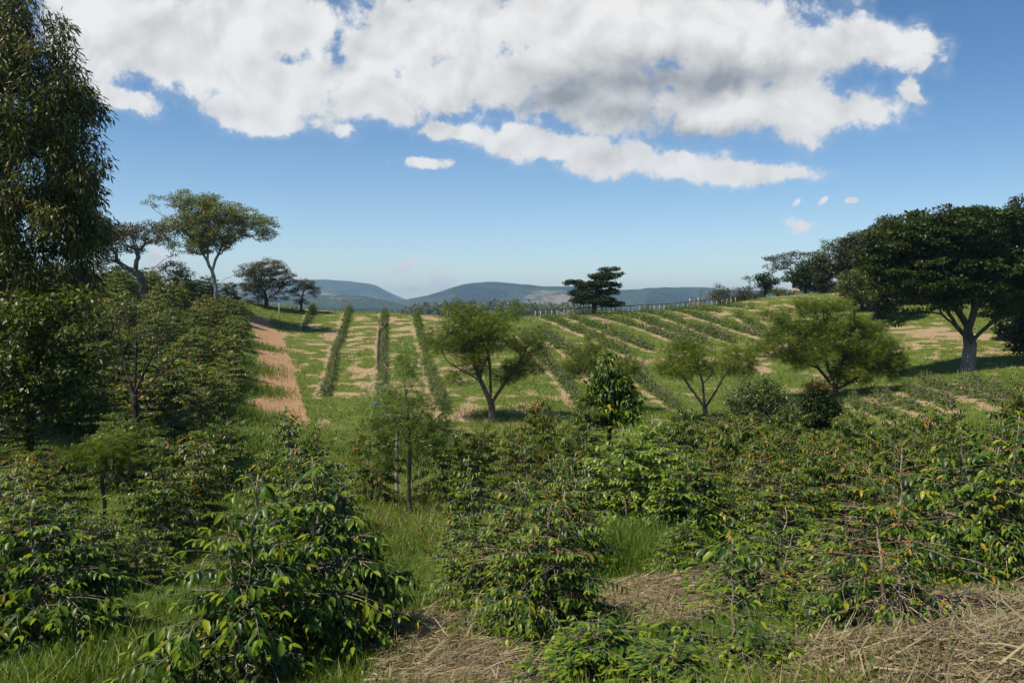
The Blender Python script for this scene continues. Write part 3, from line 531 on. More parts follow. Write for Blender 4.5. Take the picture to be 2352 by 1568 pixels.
def wood(px, Y, top, hw, lab, mat='forest', seed=1, bot=None, name='woodland_tree', cat='tree', group=None, trk=.16, **k):
    b = gp(px, Y); bp_ = proj(*b)[1]; bot = bot or bp_ - (2 if name == 'ridge_bush' else 10); rg = np.random.default_rng(seed); lob = []
    H = bot - top
    for i in range(10):
        f = i / 9; w = hw * (math.sin(math.pi * (.18 + .68 * f)) ** .7); lob.append((px + rg.uniform(-.45, .45) * hw, top + H * (.12 + .8 * f), w * rg.uniform(.55, .85), H * rg.uniform(.12, .2)))
    kw = dict(spacing=.68, per=72, ll=.26, lw=.16, cr=.62, flat=.5, seed=seed); kw.update(k)
    return tree(name, lab, cat, (px, Y), [(px, bot - H * .1), (px + rg.uniform(-6, 6), bot - H * .45)], trk, lob, M[mat], M['bark_dark'], group=group, **kw)
for q_ in ((1955, 98, 530, 40, 'woodland tree stepping up left of the giant tree', 'forest', 66), (1895, 100, 585, 32, 'lower woodland tree right above the cow', 'forest', 67), (1850, 104, 612, 34, 'low woodland tree just left of the tan-tinted tree', 'dark', 68), (1980, 84, 600, 40, 'shady woodland tree behind the yellow-green loose one', 'dark', 69), (2300, 64, 640, 45, 'dark undergrowth tree on the slope right of the giant trunk', 'dark', 60), (2365, 52, 650, 50, 'dark bushy tree at the right edge below the wood', 'dark', 61), (2290, 76, 560, 60, 'woodland tree filling the gap beside the right half of the giant crown', 'forest', 62), (2200, 92, 560, 60, 'woodland tree low behind the giant crown centre', 'dark', 63), (2080, 92, 560, 60, 'woodland tree low behind the left half of the giant crown', 'forest', 64), (1990, 96, 570, 45, 'woodland tree at the left end of the wood', 'forest', 65)): wood(*q_, group='dark trees of the hillside wood behind the giant tree')
WG = 'dark trees of the hillside wood behind the giant tree'
for a in [(2015, 78, 492, 58, 'dark woodland tree showing at the left shoulder of the giant tree', 'forest', 41), (2095, 86, 500, 55, 'woodland tree with spiky top behind the giant crown, left of its middle', 'dark', 42),
          (2175, 84, 482, 60, 'woodland tree with ragged top behind the middle of the giant crown', 'forest', 43), (2262, 84, 478, 60, 'dark woodland tree topping the right part of the giant crown', 'dark', 44), (2338, 74, 462, 60, 'tallest woodland tree at the right edge of the picture', 'forest', 45),
          (2400, 60, 500, 70, 'dark tree just cut by the right edge above the slope', 'dark', 46), (2345, 58, 600, 42, 'low dark tree at the right edge beside the giant trunk', 'forest', 47)]:
    wood(*a, group=WG)
tree('yellowish_tree', 'yellow-green loose leafy tree at the left foot of the giant crown', 'tree', (1962, 74), [(1962, 700), (1960, 680)], .12, [(1965,640,34,22),(1935,655,22,25),(1975,675,40,22),(1945,695,28,15)], M['yellowleaf'], M['bark_dark'], spacing=.6, per=60, ll=.17, lw=.09, cr=.45, droop=.5, flat=.7, seed=48)
tree('ridge_tree', 'flat spreading ridge tree with open left branches above the cow', 'tree', (1822, 108), [(1822, 650), (1818, 625)], .18, [(1790,595,35,10),(1830,582,32,10),(1775,615,22,9),(1810,610,40,12),(1848,605,25,16),(1835,635,40,16),(1800,640,18,12)], M['forest'], M['bark'], spacing=.85, per=50, ll=.22, lw=.12, cr=.6, flat=.35, seed=49)
tree('ridge_tree', 'tall tan-tinted ridge tree with visible limbs left of the woods', 'tree', (1925, 104), [(1925, 640), (1925, 600)], .2, [(1910,558,30,12),(1945,555,28,12),(1925,575,45,14),(1890,590,30,16),(1900,620,50,20),(1950,605,35,20)], M['yellowleaf'], M['bark_pale'], spacing=.9, per=46, ll=.22, lw=.12, cr=.6, flat=.4, seed=50, rhi=.75)
wood(1872, 106, 580, 26, 'dark narrow tree between the flat ridge tree and the tan-tinted one', 'dark', 51)
wood(1757, 102, 630, 26, 'round dark bushy tree on the ridge left of the cow', 'dark', 52)
wood(1705, 99, 656, 26, 'right one of the two low brownish ridge bushes', 'forest', 53, name='ridge_bush', cat='bush', spacing=.65, ll=.16, lw=.09)
wood(1655, 98, 652, 30, 'left one of the two low brownish ridge bushes', 'dry', 54, name='ridge_bush', cat='bush', spacing=.65, ll=.16, lw=.09)
tree('seedling_tree', 'thin small tree with a tuft on top standing above the low ridge bushes', 'tree', (1722, 101), [(1722, 665), (1722, 648)], .06, [(1720,640,14,6),(1728,646,9,5)], M['forest'], M['bark_pale'], spacing=.5, per=26, ll=.17, lw=.1, cr=.38, seed=55)
tree('seedling_tree', 'wispy upright shrub at the right end of the post fence', 'tree', (1612, 97), [(1612, 700), (1612, 688)], .05, [(1610,675,10,12),(1590,690,8,10),(1618,690,12,10)], M['dry'], M['bark_dark'], spacing=.5, per=14, ll=.14, lw=.07, cr=.38, seed=56)
for q_ in ((1690, 100, 683, 30, 'scrubby low bush in front of the brownish ridge bushes', 'yellowleaf', 71), (1735, 101, 676, 28, 'scrubby low bush in front of the round dark ridge tree', 'forest', 72), (1935, 104, 648, 34, 'scrubby bush under the tan-tinted ridge tree', 'dark', 73)): wood(*q_, name='ridge_bush', cat='bush', spacing=.6, ll=.16, lw=.09)
wood(1790, 101, 662, 34, 'low hedge-like bush hiding the head of the cow', 'yellowleaf', 57, name='ridge_bush', cat='bush', spacing=.6, ll=.16, lw=.09, bot=688)
wood(1890, 108, 640, 50, 'broad low bush behind the cow at the edge of the woods', 'forest', 58, name='ridge_bush', cat='bush', spacing=.7, ll=.18, lw=.1)
tree('ridge_tree', 'lone dark tree with layered wind-swept crown on the skyline', 'tree', (1364, 95), [(1364, 700), (1366, 690)], .22,
     [(1315,648,26,5),(1345,655,24,6),(1400,618,22,5),(1385,634,34,8),(1425,628,10,4),(1370,652,40,8),(1415,656,18,4),(1350,672,42,8),(1400,670,20,8),(1330,690,24,6),(1365,690,48,8),(1400,697,30,6)], M['dark'], M['bark_dark'], spacing=.5, per=80, ll=.22, lw=.13, cr=.5, flat=.3, seed=59, wcost=.05, topfrac=.3, rlo=.1)

# ---------------------------------------------------------------- coffee bushes
def berry_mesh(P, r, rnd):
    v = np.array([(1,0,0),(-1,0,0),(0,1,0),(0,-1,0),(0,0,1),(0,0,-1)]) * 1.0; f = np.array([(0,2,4),(2,1,4),(1,3,4),(3,0,4),(2,0,5),(1,2,5),(3,1,5),(0,3,5)])
    n = len(P); V = (P[:, None] + v[None] * r).reshape(-1, 3); lp = (np.arange(n)[:, None] * 6 + f.ravel()[None]).ravel()
    return newmesh('berries', V, lp, np.full(n * 8, 3), rnd=np.repeat(rnd, 8), smooth=True)
def bush_meshes(seed, H=2., R=.85, nst=2, ll=.145, step=.085, T=T_COF, barefn=lambda t: 0., berry=0., bcol=(.3, .9), lmat='coffee', yel=.0, wr=.35, sec=.6, lgap=.42, rd_=0):
    rg = np.random.default_rng(seed); paths = []; P = []; A = []; U = []; LL = []; RD = []; B = []; BC = []
    def leaf(p, a, l, r): P.append(p); A.append(a); LL.append(l); U.append((rg.normal(0, .25), rg.normal(0, .25), 1)); RD.append(r)
    def branch(p0, az, ln, tz, t, r0, sparse, depth=0):
        n = max(5, int(ln / .09)); s = np.linspace(0, 1, n); d = np.array((math.cos(az), math.sin(az), 0)); dr = (.42 - .25 * t) * ln
        wob = rg.normal(0, .02, 2); sd = np.array((-d[1], d[0], 0))
        pts = p0 + np.outer(s * ln, d) + np.outer(s * tz * ln - dr * s ** 2.2, (0, 0, 1)) + np.outer(np.sin(s * 3) * wob[0], sd)
        paths.append((pts, np.linspace(r0, .0022, n))); g = ll * lgap; m = int(ln / g); s0 = .92 if sparse else (.12 if t > .75 else rg.uniform(.15, .45)); cl = rg.uniform(-.12, .12); hot = rg.uniform()
        for k in range(m + 1):
            u = k / max(m, 1); i = min(int(u * (n - 1)), n - 2); f = u * (n - 1) - i; p = pts[i] * (1 - f) + pts[i + 1] * f; fw = nrm(pts[i + 1] - pts[i])
            if berry and rg.uniform() < berry and .1 < u < .6 and t > .35 and hot > .5:
                c0 = rg.uniform(*bcol)
                for q in range(rg.integers(3, 8)): B.append(p + nrm(rg.normal(size=3)) * .018); BC.append(np.clip(c0 + rg.normal(0, .12), 0, 1))
            if u < s0: continue
            sz = ll * (1 - .35 * max(0, u - .8) / .2) * rg.uniform(.55, 1.2)
            for q in (1, -1):
                if rg.uniform() < .1: continue
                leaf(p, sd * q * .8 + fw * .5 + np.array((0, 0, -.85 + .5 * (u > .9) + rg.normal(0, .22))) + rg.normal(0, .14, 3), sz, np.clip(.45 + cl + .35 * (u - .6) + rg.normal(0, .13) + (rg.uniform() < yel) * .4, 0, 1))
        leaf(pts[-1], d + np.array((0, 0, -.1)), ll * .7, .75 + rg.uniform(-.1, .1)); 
        if depth == 0 and ln > .35:
            for u in (.3, .5, .68):
                for q in (1, -1):
                    if rg.uniform() < sec: i = int(u * (n - 1)); branch(pts[i], az + q * rg.uniform(.45, .9), ln * rg.uniform(.35, .55), tz * .6, t, r0 * .6, sparse and rg.uniform() < .8, 1)
    for s_ in range(nst):
        a0 = rg.uniform(0, 6.28); off = .22 * R * (nst > 1); h = H * (1 if s_ == 0 else rg.uniform(.78, .97)); b0 = np.array((math.cos(a0) * off * .4, math.sin(a0) * off * .4, -.1)); tp = np.array((math.cos(a0) * off * 1.5, math.sin(a0) * off * 1.5, h))
        n = 14; s = np.linspace(0, 1, n); sp = b0 + np.outer(s, tp - b0) + np.c_[rg.normal(0, .012, (n, 2)), np.zeros(n)]; paths.append((sp, np.linspace(.024, .005, n)))
        az = rg.uniform(0, 6.28); z = .10 * h
        while z < h * .985:
            t = z / h; i = min(int(t * (n - 1)), n - 2); f = t * (n - 1) - i; p = sp[i] * (1 - f) + sp[i + 1] * f
            for q in (0, math.pi):
                ln = R * (min(1, (1 - t) * 1.35 + .10) if not rd_ else math.sqrt(max(.03, 1 - (abs(t - .35) / .68) ** 2.4))) * (.78 + .22 * min(1, t / .25)) * rg.uniform(.68, 1.12)
                branch(p, az + q + rg.normal(0, .2), ln, -.05 + .85 * t ** 1.6, t, .0065 * (1.15 - .5 * t), rg.uniform() < barefn(t))
            az += math.pi / 2 + rg.normal(0, .25); z += step * rg.uniform(.8, 1.25)
        leaf(sp[-1], np.array((.3, .1, 1)), ll * .6, .9); leaf(sp[-1], np.array((-.3, -.1, 1)), ll * .6, .9)
    P = np.array(P); A4 = leaves(P, np.array(A), np.array(U), np.array(LL), np.array(LL) * wr, T, np.array(RD))
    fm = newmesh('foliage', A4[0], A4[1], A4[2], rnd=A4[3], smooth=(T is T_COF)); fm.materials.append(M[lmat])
    V, Lp, Sz = tubes(paths, 5); sm = newmesh('stems', V, Lp, Sz, smooth=True); sm.materials.append(M['twig'])
    out = [('foliage', fm), ('stems', sm)]
    if B: bm_ = berry_mesh(np.array(B), .0088 if T is T_COF else .017, np.array(BC)); bm_.materials.append(M['berry']); out.append(('berries', bm_))
    return out, H
PB = {}
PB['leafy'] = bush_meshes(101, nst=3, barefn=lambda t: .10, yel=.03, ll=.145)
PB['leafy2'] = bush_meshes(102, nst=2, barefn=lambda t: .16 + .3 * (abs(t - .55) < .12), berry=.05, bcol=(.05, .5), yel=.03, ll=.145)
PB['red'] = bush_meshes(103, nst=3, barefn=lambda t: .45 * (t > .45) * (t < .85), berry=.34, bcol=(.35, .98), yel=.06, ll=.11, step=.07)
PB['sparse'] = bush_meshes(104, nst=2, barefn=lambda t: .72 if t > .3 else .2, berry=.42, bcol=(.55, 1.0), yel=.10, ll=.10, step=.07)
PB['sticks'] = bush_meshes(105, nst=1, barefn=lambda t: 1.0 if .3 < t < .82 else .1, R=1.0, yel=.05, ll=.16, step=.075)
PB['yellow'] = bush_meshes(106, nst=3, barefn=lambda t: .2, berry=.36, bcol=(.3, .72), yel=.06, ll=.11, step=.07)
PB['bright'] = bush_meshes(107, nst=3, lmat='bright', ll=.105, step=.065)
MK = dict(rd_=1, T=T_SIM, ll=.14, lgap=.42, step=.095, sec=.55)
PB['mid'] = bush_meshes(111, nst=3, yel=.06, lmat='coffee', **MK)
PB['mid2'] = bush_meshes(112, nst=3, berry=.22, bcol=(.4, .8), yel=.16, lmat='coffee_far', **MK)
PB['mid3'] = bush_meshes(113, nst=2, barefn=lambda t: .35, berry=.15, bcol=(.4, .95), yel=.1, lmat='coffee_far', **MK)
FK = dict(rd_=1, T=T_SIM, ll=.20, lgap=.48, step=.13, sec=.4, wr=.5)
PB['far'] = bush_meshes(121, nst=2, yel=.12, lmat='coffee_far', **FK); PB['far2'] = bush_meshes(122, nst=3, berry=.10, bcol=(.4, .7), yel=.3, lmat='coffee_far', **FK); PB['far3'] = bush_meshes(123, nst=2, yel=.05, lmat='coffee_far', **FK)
for i in range(4): PB['young%d' % i] = bush_meshes(130 + i, H=.75, R=.56, nst=4, T=T_SIM, ll=.13, lgap=.6, step=.12, sec=.0, wr=.55, lmat='young')
def bush(px, Y, top, rs, kind, label, group=None, name='coffee_bush', pos=None, hh=None, cat='coffee bush'):
    if pos is None: b = at(px, Y) if Y > 100 else gp(px, Y)
    else: b = pos
    Y = b[1]; parts, H = PB[kind]; h = hh if hh else max(.4, ptop(px, Y, top) - b[2])
    r = thing(name, label, cat, tuple(b), group, RNG.uniform(0, 6.28)); sx = rs * RNG.uniform(.95, 1.05) * (1.02 if kind.startswith('mid') else 1); r.scale = (sx, sx, h / H)
    for nm_, me in parts:
        o = bpy.data.objects.new(nm_, me); C.objects.link(o); o.parent = r
        if nm_ == 'berries': o['kind'] = 'stuff'
    return r
NEAR = [
 (550,6.9,1080,1.08,'leafy2','big glossy coffee bush with bare twigs, leftmost at the bottom centre'), (745,7.5,1060,1.05,'leafy','big glossy coffee bush, right half of the large front pair left of centre'),
 (1235,8.1,1110,1.05,'red','front central coffee bush with glossy low leaves and red cherries on top'), (1085,9.4,1185,.8,'red','low coffee bush leaning out at the left of the front central one'), (1300,11.0,1040,.95,'red','coffee bush with dark red cherry clusters right behind the front central one'),
 (1110,12.6,1050,.9,'leafy2','leafy coffee bush just behind the front central one, on its left'), (1680,5.9,1235,.85,'sticks','front coffee bush with a pale upright stem and bare side branches'), (1420,5.6,1395,.75,'leafy','low large-leaved coffee bush in the foreground beside the central bush'),
 (1560,5.2,1450,.7,'leafy','low large-leaved coffee bush at the bottom edge left of the pale stem'), (1780,5.6,1470,.6,'leafy2','low leafy coffee bush at the bottom edge right of the pale stem'), (2060,1475,1040,.95,'sparse','half-bare coffee bush with dark cherries and long pale twigs'), (1900,1400,1170,.95,'sparse','sparse coffee bush with dark cherries left of the half-bare one'),
 (2275,1345,945,1.25,'yellow','tall coffee bush loaded with yellow cherries at the right edge'), (2165,1290,1050,1.1,'yellow','coffee bush left behind the tall yellow-cherried one'), (2370,11.5,1000,.9,'yellow','coffee bush cut by the right edge beside the tall yellow-cherried one'),
 (1450,1215,955,1.85,'bright','bright yellow-green dense coffee bush right of centre'), (1625,1260,1040,1.15,'leafy','dark glossy coffee bush right of the bright yellow-green one'), (1775,1270,1060,1.15,'red','coffee bush with red cherries behind the pale-stemmed front bush'),
 (1760,1380,1170,1.0,'leafy2','leafy coffee bush directly behind the pale-stemmed front bush'), (1560,1330,1200,.7,'leafy','small dark coffee bush left of the pale-stemmed front bush'),
 (110,8.0,1130,1.05,'leafy','large dark coffee bush in the lower left corner'), (-30,8.8,1080,1.0,'leafy2','dark coffee bush cut by the left edge at lower left'), (40,10.8,1075,.9,'red','coffee bush with red cherries behind the lower left dark one'), (190,10.6,1165,.8,'red','low coffee bush with red cherries left of the small flat-crowned sapling'), (310,11.0,1200,.7,'leafy2','low coffee bush below the flat-crowned sapling'),
 (690,14.8,935,1.45,'yellow','coffee bush loaded with orange cherries at the foot of the dirt track'), (705,11.8,1015,1.1,'yellow','coffee bush between the orange-cherried one and the big front pair'), (430,15.5,1005,1.0,'mid2','orange-tinged coffee bush in the lower left, above the big front pair'), (350,13.0,1085,.85,'mid','coffee bush right of the flat-crowned sapling'),
 (335,20,962,.9,'mid','coffee bush with bare top twigs beside the dark shade'), (262,19,955,.8,'mid','sunlit leafy coffee bush at the edge of the dark shade'), (505,21,960,.95,'mid','dark coffee bush at the left border of the grassy lane'), (405,24,945,.9,'mid','coffee bush in the shade edge behind the orange-tinged one'), (470,27,900,.9,'mid3','coffee bush by the lane above the dark one'),
 (110,14.0,1045,.9,'mid2','reddish orange coffee bush left of the flat-crowned sapling'), (20,14.5,1055,.9,'mid2','orange-tinged coffee bush at the left edge'), (15,18,1020,.8,'mid','dark small coffee bush at the left edge under the eucalyptus shade'),
 (865,20.5,965,.8,'mid2','yellowish coffee bush at the left behind the light green sapling'), (1020,21.5,955,.9,'mid','coffee bush at the right behind the light green sapling'), (1110,19.5,985,.8,'mid2','coffee bush between the sapling and the orange-cherried mid bush'), (1180,23,985,.8,'mid','small dark coffee bush below the large feathery tree'),
 (1250,22,965,.85,'mid2','coffee bush with an orange-cherried top left of the bright one'), (1330,24,960,.85,'mid3','coffee bush with orange cherries below the broad-leaved conical tree'), (1215,16,1035,.85,'mid3','coffee bush behind the red-cherried central one'), (1340,17,1010,.8,'mid','leafy coffee bush touching the left of the bright one'),
 (1560,22,985,.9,'mid','coffee bush right behind the bright yellow-green one'),(1640,25,990,.9,'mid3','coffee bush under the small forked feathery tree'),(1720,22,1000,.9,'mid2','coffee bush below the grey-green shrub on its left'),(1800,24,995,.9,'mid','coffee bush below the grey-green shrub on its right'),
 (1880,22,1000,.9,'mid2','coffee bush below the red-topped shrub'),(1960,25,985,.9,'mid','coffee bush right below the red-topped shrub, by the field edge'),(2040,22.5,990,.9,'mid','dark coffee bush at the near edge of the lower right field'),(2120,25,975,.9,'mid3','coffee bush at the near edge of the lower right field, middle'),
 (2200,22,985,.9,'mid','coffee bush left behind the tall yellow-cherried one, by the field'),(2330,23,950,.9,'mid2','coffee bush at the right edge by the lower right field'),
 (1660,17,1025,.9,'mid3','orange-flecked coffee bush behind the dark glossy one'),(1745,15.5,1055,.9,'mid2','orange-flecked coffee bush in the right middle, left part'),(1830,17.5,1035,.9,'mid3','brown-twigged coffee bush in the right middle'),(1915,15,1065,.9,'mid2','orange-flecked coffee bush behind the half-bare one, left'),
 (2000,17,1035,.9,'mid2','orange-flecked coffee bush behind the half-bare one, centre'),(2085,15,1050,.9,'mid3','orange-flecked coffee bush behind the half-bare one, right'),(2150,18.5,1010,.9,'mid2','reddish coffee bush left of the yellow-cherried top'),(1870,1250,1080,1.1,'mid3','brown-flecked coffee bush above the sparse front one'),(1985,1240,1080,1.1,'leafy2','green coffee bush directly behind the half-bare one'),
 (20,940,800,1.3,'mid','shaded bush at the far left in the dark hollow'),(100,985,870,1.4,'mid','shaded bush in the dark hollow, second from the left edge'),(190,1000,880,1.4,'mid','shaded bush in the dark hollow below the bushy dark tree'),(270,930,830,1.4,'mid','shaded bush left of the bare-branched tree foot'),
 (370,960,870,1.3,'mid','shaded bush right of the bare-branched tree foot'),(430,930,830,1.3,'mid','dark bush between the bare-branched tree and the lane'),(150,930,800,1.4,'mid','shaded bush behind the dark hollow below the eucalyptus'),(20,1060,960,1.2,'mid','dark bush at the left edge just in front of the hollow'),
]
for a in NEAR:
    a = list(a)
    if a[4].startswith('mid') and a[0] > 1200: a[2] -= RNG.uniform(-5, 62); a[3] *= RNG.uniform(.9, 1.25)
    bush(*a)
# coffee on the left bank: rows beside the track
pw = np.array(PATHW); pw = pw[np.argsort(pw[:, 1])]
def pathx(y):
    if y < pw[0, 1]: return pw[0, 0] + (y - pw[0, 1]) * -.12
    return float(np.interp(y, pw[:, 1], pw[:, 0]))
ordn = ['first', 'second', 'third', 'fourth', 'fifth', 'sixth', 'seventh']
nb_ = 0
for k in range(7):
    y = 28 + k * .5
    while y < 84:
        x = pathx(y) - 4.1 - 2.6 * k + RNG.normal(0, .25 + .2 * k); z = H1(x, y); px, py = proj(x, y, z); y += RNG.uniform(1.55, 2.1) * (1 + y / 200)
        if px < 30 or (265 < px < 470 and py < 742 and py > 688 and k > 2): continue
        kind = 'far2' if RNG.uniform() < .4 else ('far' if RNG.uniform() < .6 else 'far3')
        bush(0, 0, 0, RNG.uniform(1.0, 1.6), kind, 'mature coffee bush in the %s row left of the grassy lane and dirt track' % ordn[k], 'mature coffee bushes on the left bank', pos=np.array((x, y, z)), hh=RNG.uniform(1.3, 2.6)); nb_ += 1
print('bank bushes', nb_)
# young coffee plants in the field rows
plants = []
for pl, lab in ROWW:
    for a, b in zip(pl[:-1], pl[1:]):
        Lr = np.linalg.norm(b - a); n = max(2, int(Lr / (2.6 if 'thin row' in lab and False else .72)))
        for i in range(n):
            if RNG.uniform() < .15: continue
            p = a + (b - a) * ((i + RNG.uniform(-.2, .2)) / n); z = H1(*p); plants.append((np.linalg.norm(p), p[0], p[1], z, lab))
plants.sort(key=lambda q: q[0]); print('young plants', len(plants))
for d, x, y, z, lab in plants[:300]:
    bush(0, 0, 0, RNG.uniform(.85, 1.2), 'young%d' % RNG.integers(4), ('young coffee plant in the ' + lab), 'young coffee plants in rows on the sunny slope', 'young_coffee_plant', np.array((x, y, z)), RNG.uniform(.65, .95) * (1 if x < 0 else 1.45 if y > 52 else .95), 'coffee plant')
if len(plants) > 300:
    vs = []; lps = []; szs = []; rds = []; off = 0
    me = PB['young0'][0][0][1]; nv = len(me.vertices); co = np.empty(nv * 3, np.float32); me.vertices.foreach_get('co', co); co = co.reshape(-1, 3)
    lp = np.empty(len(me.loops), np.int32); me.loops.foreach_get('vertex_index', lp); sz = np.empty(len(me.polygons), np.int32); me.polygons.foreach_get('loop_total', sz); rd = np.empty(len(me.polygons), np.float32); me.attributes['rnd'].data.foreach_get('value', rd)
    for d, x, y, z, lab in plants[300:]:
        a = RNG.uniform(0, 6.28); R2 = np.array([[math.cos(a), -math.sin(a), 0], [math.sin(a), math.cos(a), 0], [0, 0, RNG.uniform(.9, 1.3)]])
        vs.append(co @ R2.T * RNG.uniform(.9, 1.15) + (x, y, z)); lps.append(lp + off); szs.append(sz); rds.append(rd); off += nv
    tag(mk('young_coffee_rows', newmesh('rows', np.concatenate(vs), np.concatenate(lps), np.concatenate(szs), rnd=np.concatenate(rds)), M['young']), 'farthest young coffee plants of the rows near the ridge', 'coffee plants', kind='stuff')

# ---------------------------------------------------------------- grass, weeds, straw
def scatter_log(n, y0, y1, a0, a1):
    r = np.exp(RNG.uniform(math.log(y0), math.log(y1), n)); a = np.radians(RNG.uniform(a0, a1, n)); return r * np.sin(a), r * np.cos(a)
def blades(n, y0, y1, a0, a1, hfun, per=1, wf=.035, lean=.45):
    x, y = scatter_log(n, y0, y1, a0, a1); so_, pa_, mu_, f1, f2 = masks(x, y)
    k = (RNG.uniform(0, 1, n) > np.clip(so_ * 1.1 + .3 * (y > 36), 0, .97)) & (RNG.uniform(0, 1, n) > np.clip(pa_, 0, .96)) & (RNG.uniform(0, 1, n) > mu_ * .9); x = x[k]; y = y[k]; f1 = f1[k]; f2 = f2[k]
    z = hgt(x, y) - .02; h = hfun(x, y, f1, f2); n = len(x); rnd0 = np.clip(.42 + (f2 - .5) * 1.1 + (f1 - .5) * .5, 0, 1)
    x = np.repeat(x, per) + RNG.normal(0, .04, n * per) * np.repeat(y, per) / 12; y2 = np.repeat(y, per) + RNG.normal(0, .04, n * per) * np.repeat(y, per) / 12; z = np.repeat(z, per); h = np.repeat(h, per) * RNG.uniform(.6, 1.3, n * per)
    n *= per; A = np.stack([RNG.normal(0, lean, n), RNG.normal(0, lean, n), np.ones(n)], -1); w = np.maximum(h * wf, np.repeat(y, per) * .0007)
    return leaves(np.stack([x, y2, z], -1), A, RNG.normal(0, 1, (n, 3)), h, w, T_BLD, np.clip(np.repeat(rnd0, per) + RNG.normal(0, .24, n), 0, 1))
g1 = blades(60000, 3.2, 34, -36, 38, lambda x, y, a, b: .10 + .16 * np.clip((a - .4) * 4, 0, 1) + .004 * y, 3, .045, .6)
g2 = blades(105000, 30, 112, -36, 38, lambda x, y, a, b: .12 + .30 * np.clip((a - .42) * 4, 0, 1), 3, .06, .7)
def tallpatch(px, py, rad, n, h):
    c = at(px, py); x = c[0] + RNG.normal(0, rad, n); y = c[1] + RNG.normal(0, rad, n); A = np.stack([RNG.normal(0, .4, n), RNG.normal(0, .4, n), np.ones(n)], -1)
    hh = h * RNG.uniform(.5, 1.2, n); return leaves(np.stack([x, y, hgt(x, y) - .03], -1), A, RNG.normal(0, 1, (n, 3)), hh, np.maximum(.012, .0006 * c[1]), T_BLD, np.clip(RNG.normal(.4, .15, n), 0, .8))
TP = [(1450,1300,.7,1500,.55),(1520,1260,.5,1000,.5),(1420,1250,.5,700,.5),(1000,1050,1.2,900,.6),(590,900,1.1,1500,.55),(580,960,1.1,1500,.6),(560,1020,1.0,1500,.6),(585,850,1.1,1200,.5),(600,800,1.1,900,.5),(2150,1270,.6,500,.5),(2100,1300,.5,500,.5),(1130,960,1.5,500,.5),(1250,930,1.5,400,.5)]
g3 = [tallpatch(*a) for a in TP + [(2050,1500,.5,260,.22),(2230,1460,.6,300,.25),(2300,1540,.4,200,.25),(1950,1500,.4,200,.22),(1000,1500,.5,220,.18),(900,1540,.4,160,.18),(1120,1530,.4,160,.2),(1500,1370,.5,200,.2),(2330,1400,.5,260,.28)]]
# thick cut blades right at the front
fx = []; 
for px, py in [(1800,1560),(1830,1555),(1925,1560),(1945,1540),(1990,1550),(2010,1560),(1975,1565),(2080,1545),(2150,1560),(2230,1550),(1250,1555),(1180,1550),(940,1440),(960,1430),(990,1435),(920,1470),(880,1500),(1060,1450),(860,1480),(2190,1500),(2060,1500),(1900,1530)]:
    c = at(px, py)
    for q in range(8): fx.append((c[0] + RNG.normal(0, .10), c[1] + RNG.normal(0, .10)))
fx = np.array(fx); n = len(fx); g4 = leaves(np.c_[fx, hgt(fx[:, 0], fx[:, 1])], np.stack([RNG.normal(0, .25, n), RNG.normal(0, .25, n), np.ones(n)], -1), RNG.normal(0, 1, (n, 3)), RNG.uniform(.14, .36, n), .013, T_BLD, np.clip(RNG.normal(.55, .15, n), 0, .85))
def join(gs):
    V = []; Lp = []; off = 0
    for g in gs: V.append(g[0]); Lp.append(g[1] + off); off += len(g[0])
    return np.concatenate(V), np.concatenate(Lp), np.concatenate([g[2] for g in gs]), np.concatenate([g[3] for g in gs])
A4 = join([g1] + g3 + [g4]); tag(mk('grass', newmesh('grass', *A4[:3], rnd=A4[3]), M['grass']), 'green grass covering the lane and the ground between the coffee bushes', 'grass', kind='stuff')
tag(mk('field_grass', newmesh('field_grass', *g2[:3], rnd=g2[3]), M['field_grass']), 'patchy grass growing on the sunny sloping field', 'grass', kind='stuff')
# leafy undergrowth
x, y = scatter_log(16000, 9, 85, -36, 38); so_, pa_, mu_, f1, f2 = masks(x, y); left = x < -(.17 * y + 11.5)
mid = (y < 33) & (f1 > .5) & (x < 1); k = ((left & (y > 26) & (RNG.uniform(0,1,len(x)) < .6)) | (mid & (RNG.uniform(0,1,len(x)) < .5))) & (pa_ < .2) & (mu_ < .2); x = x[k]; y = y[k]; n = len(x); per = 12
c = np.repeat(np.stack([x, y, hgt(x, y)], -1), per, 0); u = RNG.normal(0, 1, (n * per, 3)); u[:, 2] = np.abs(u[:, 2]); sc = np.repeat(np.where(y > 26, .32, .12), per)[:, None]
A4 = leaves(c + u * sc * (1, 1, .8), u + (0, 0, .3), RNG.normal(0, .4, (n * per, 3)) + (0, 0, 1), sc[:, 0] * .42, sc[:, 0] * .22, T_SIM, np.clip(RNG.normal(.4, .2, n * per), 0, 1))
tag(mk('undergrowth', newmesh('undergrowth', *A4[:3], rnd=A4[3]), M['yellowleaf']), 'low leafy weeds growing among the coffee bushes', 'weeds', kind='stuff')
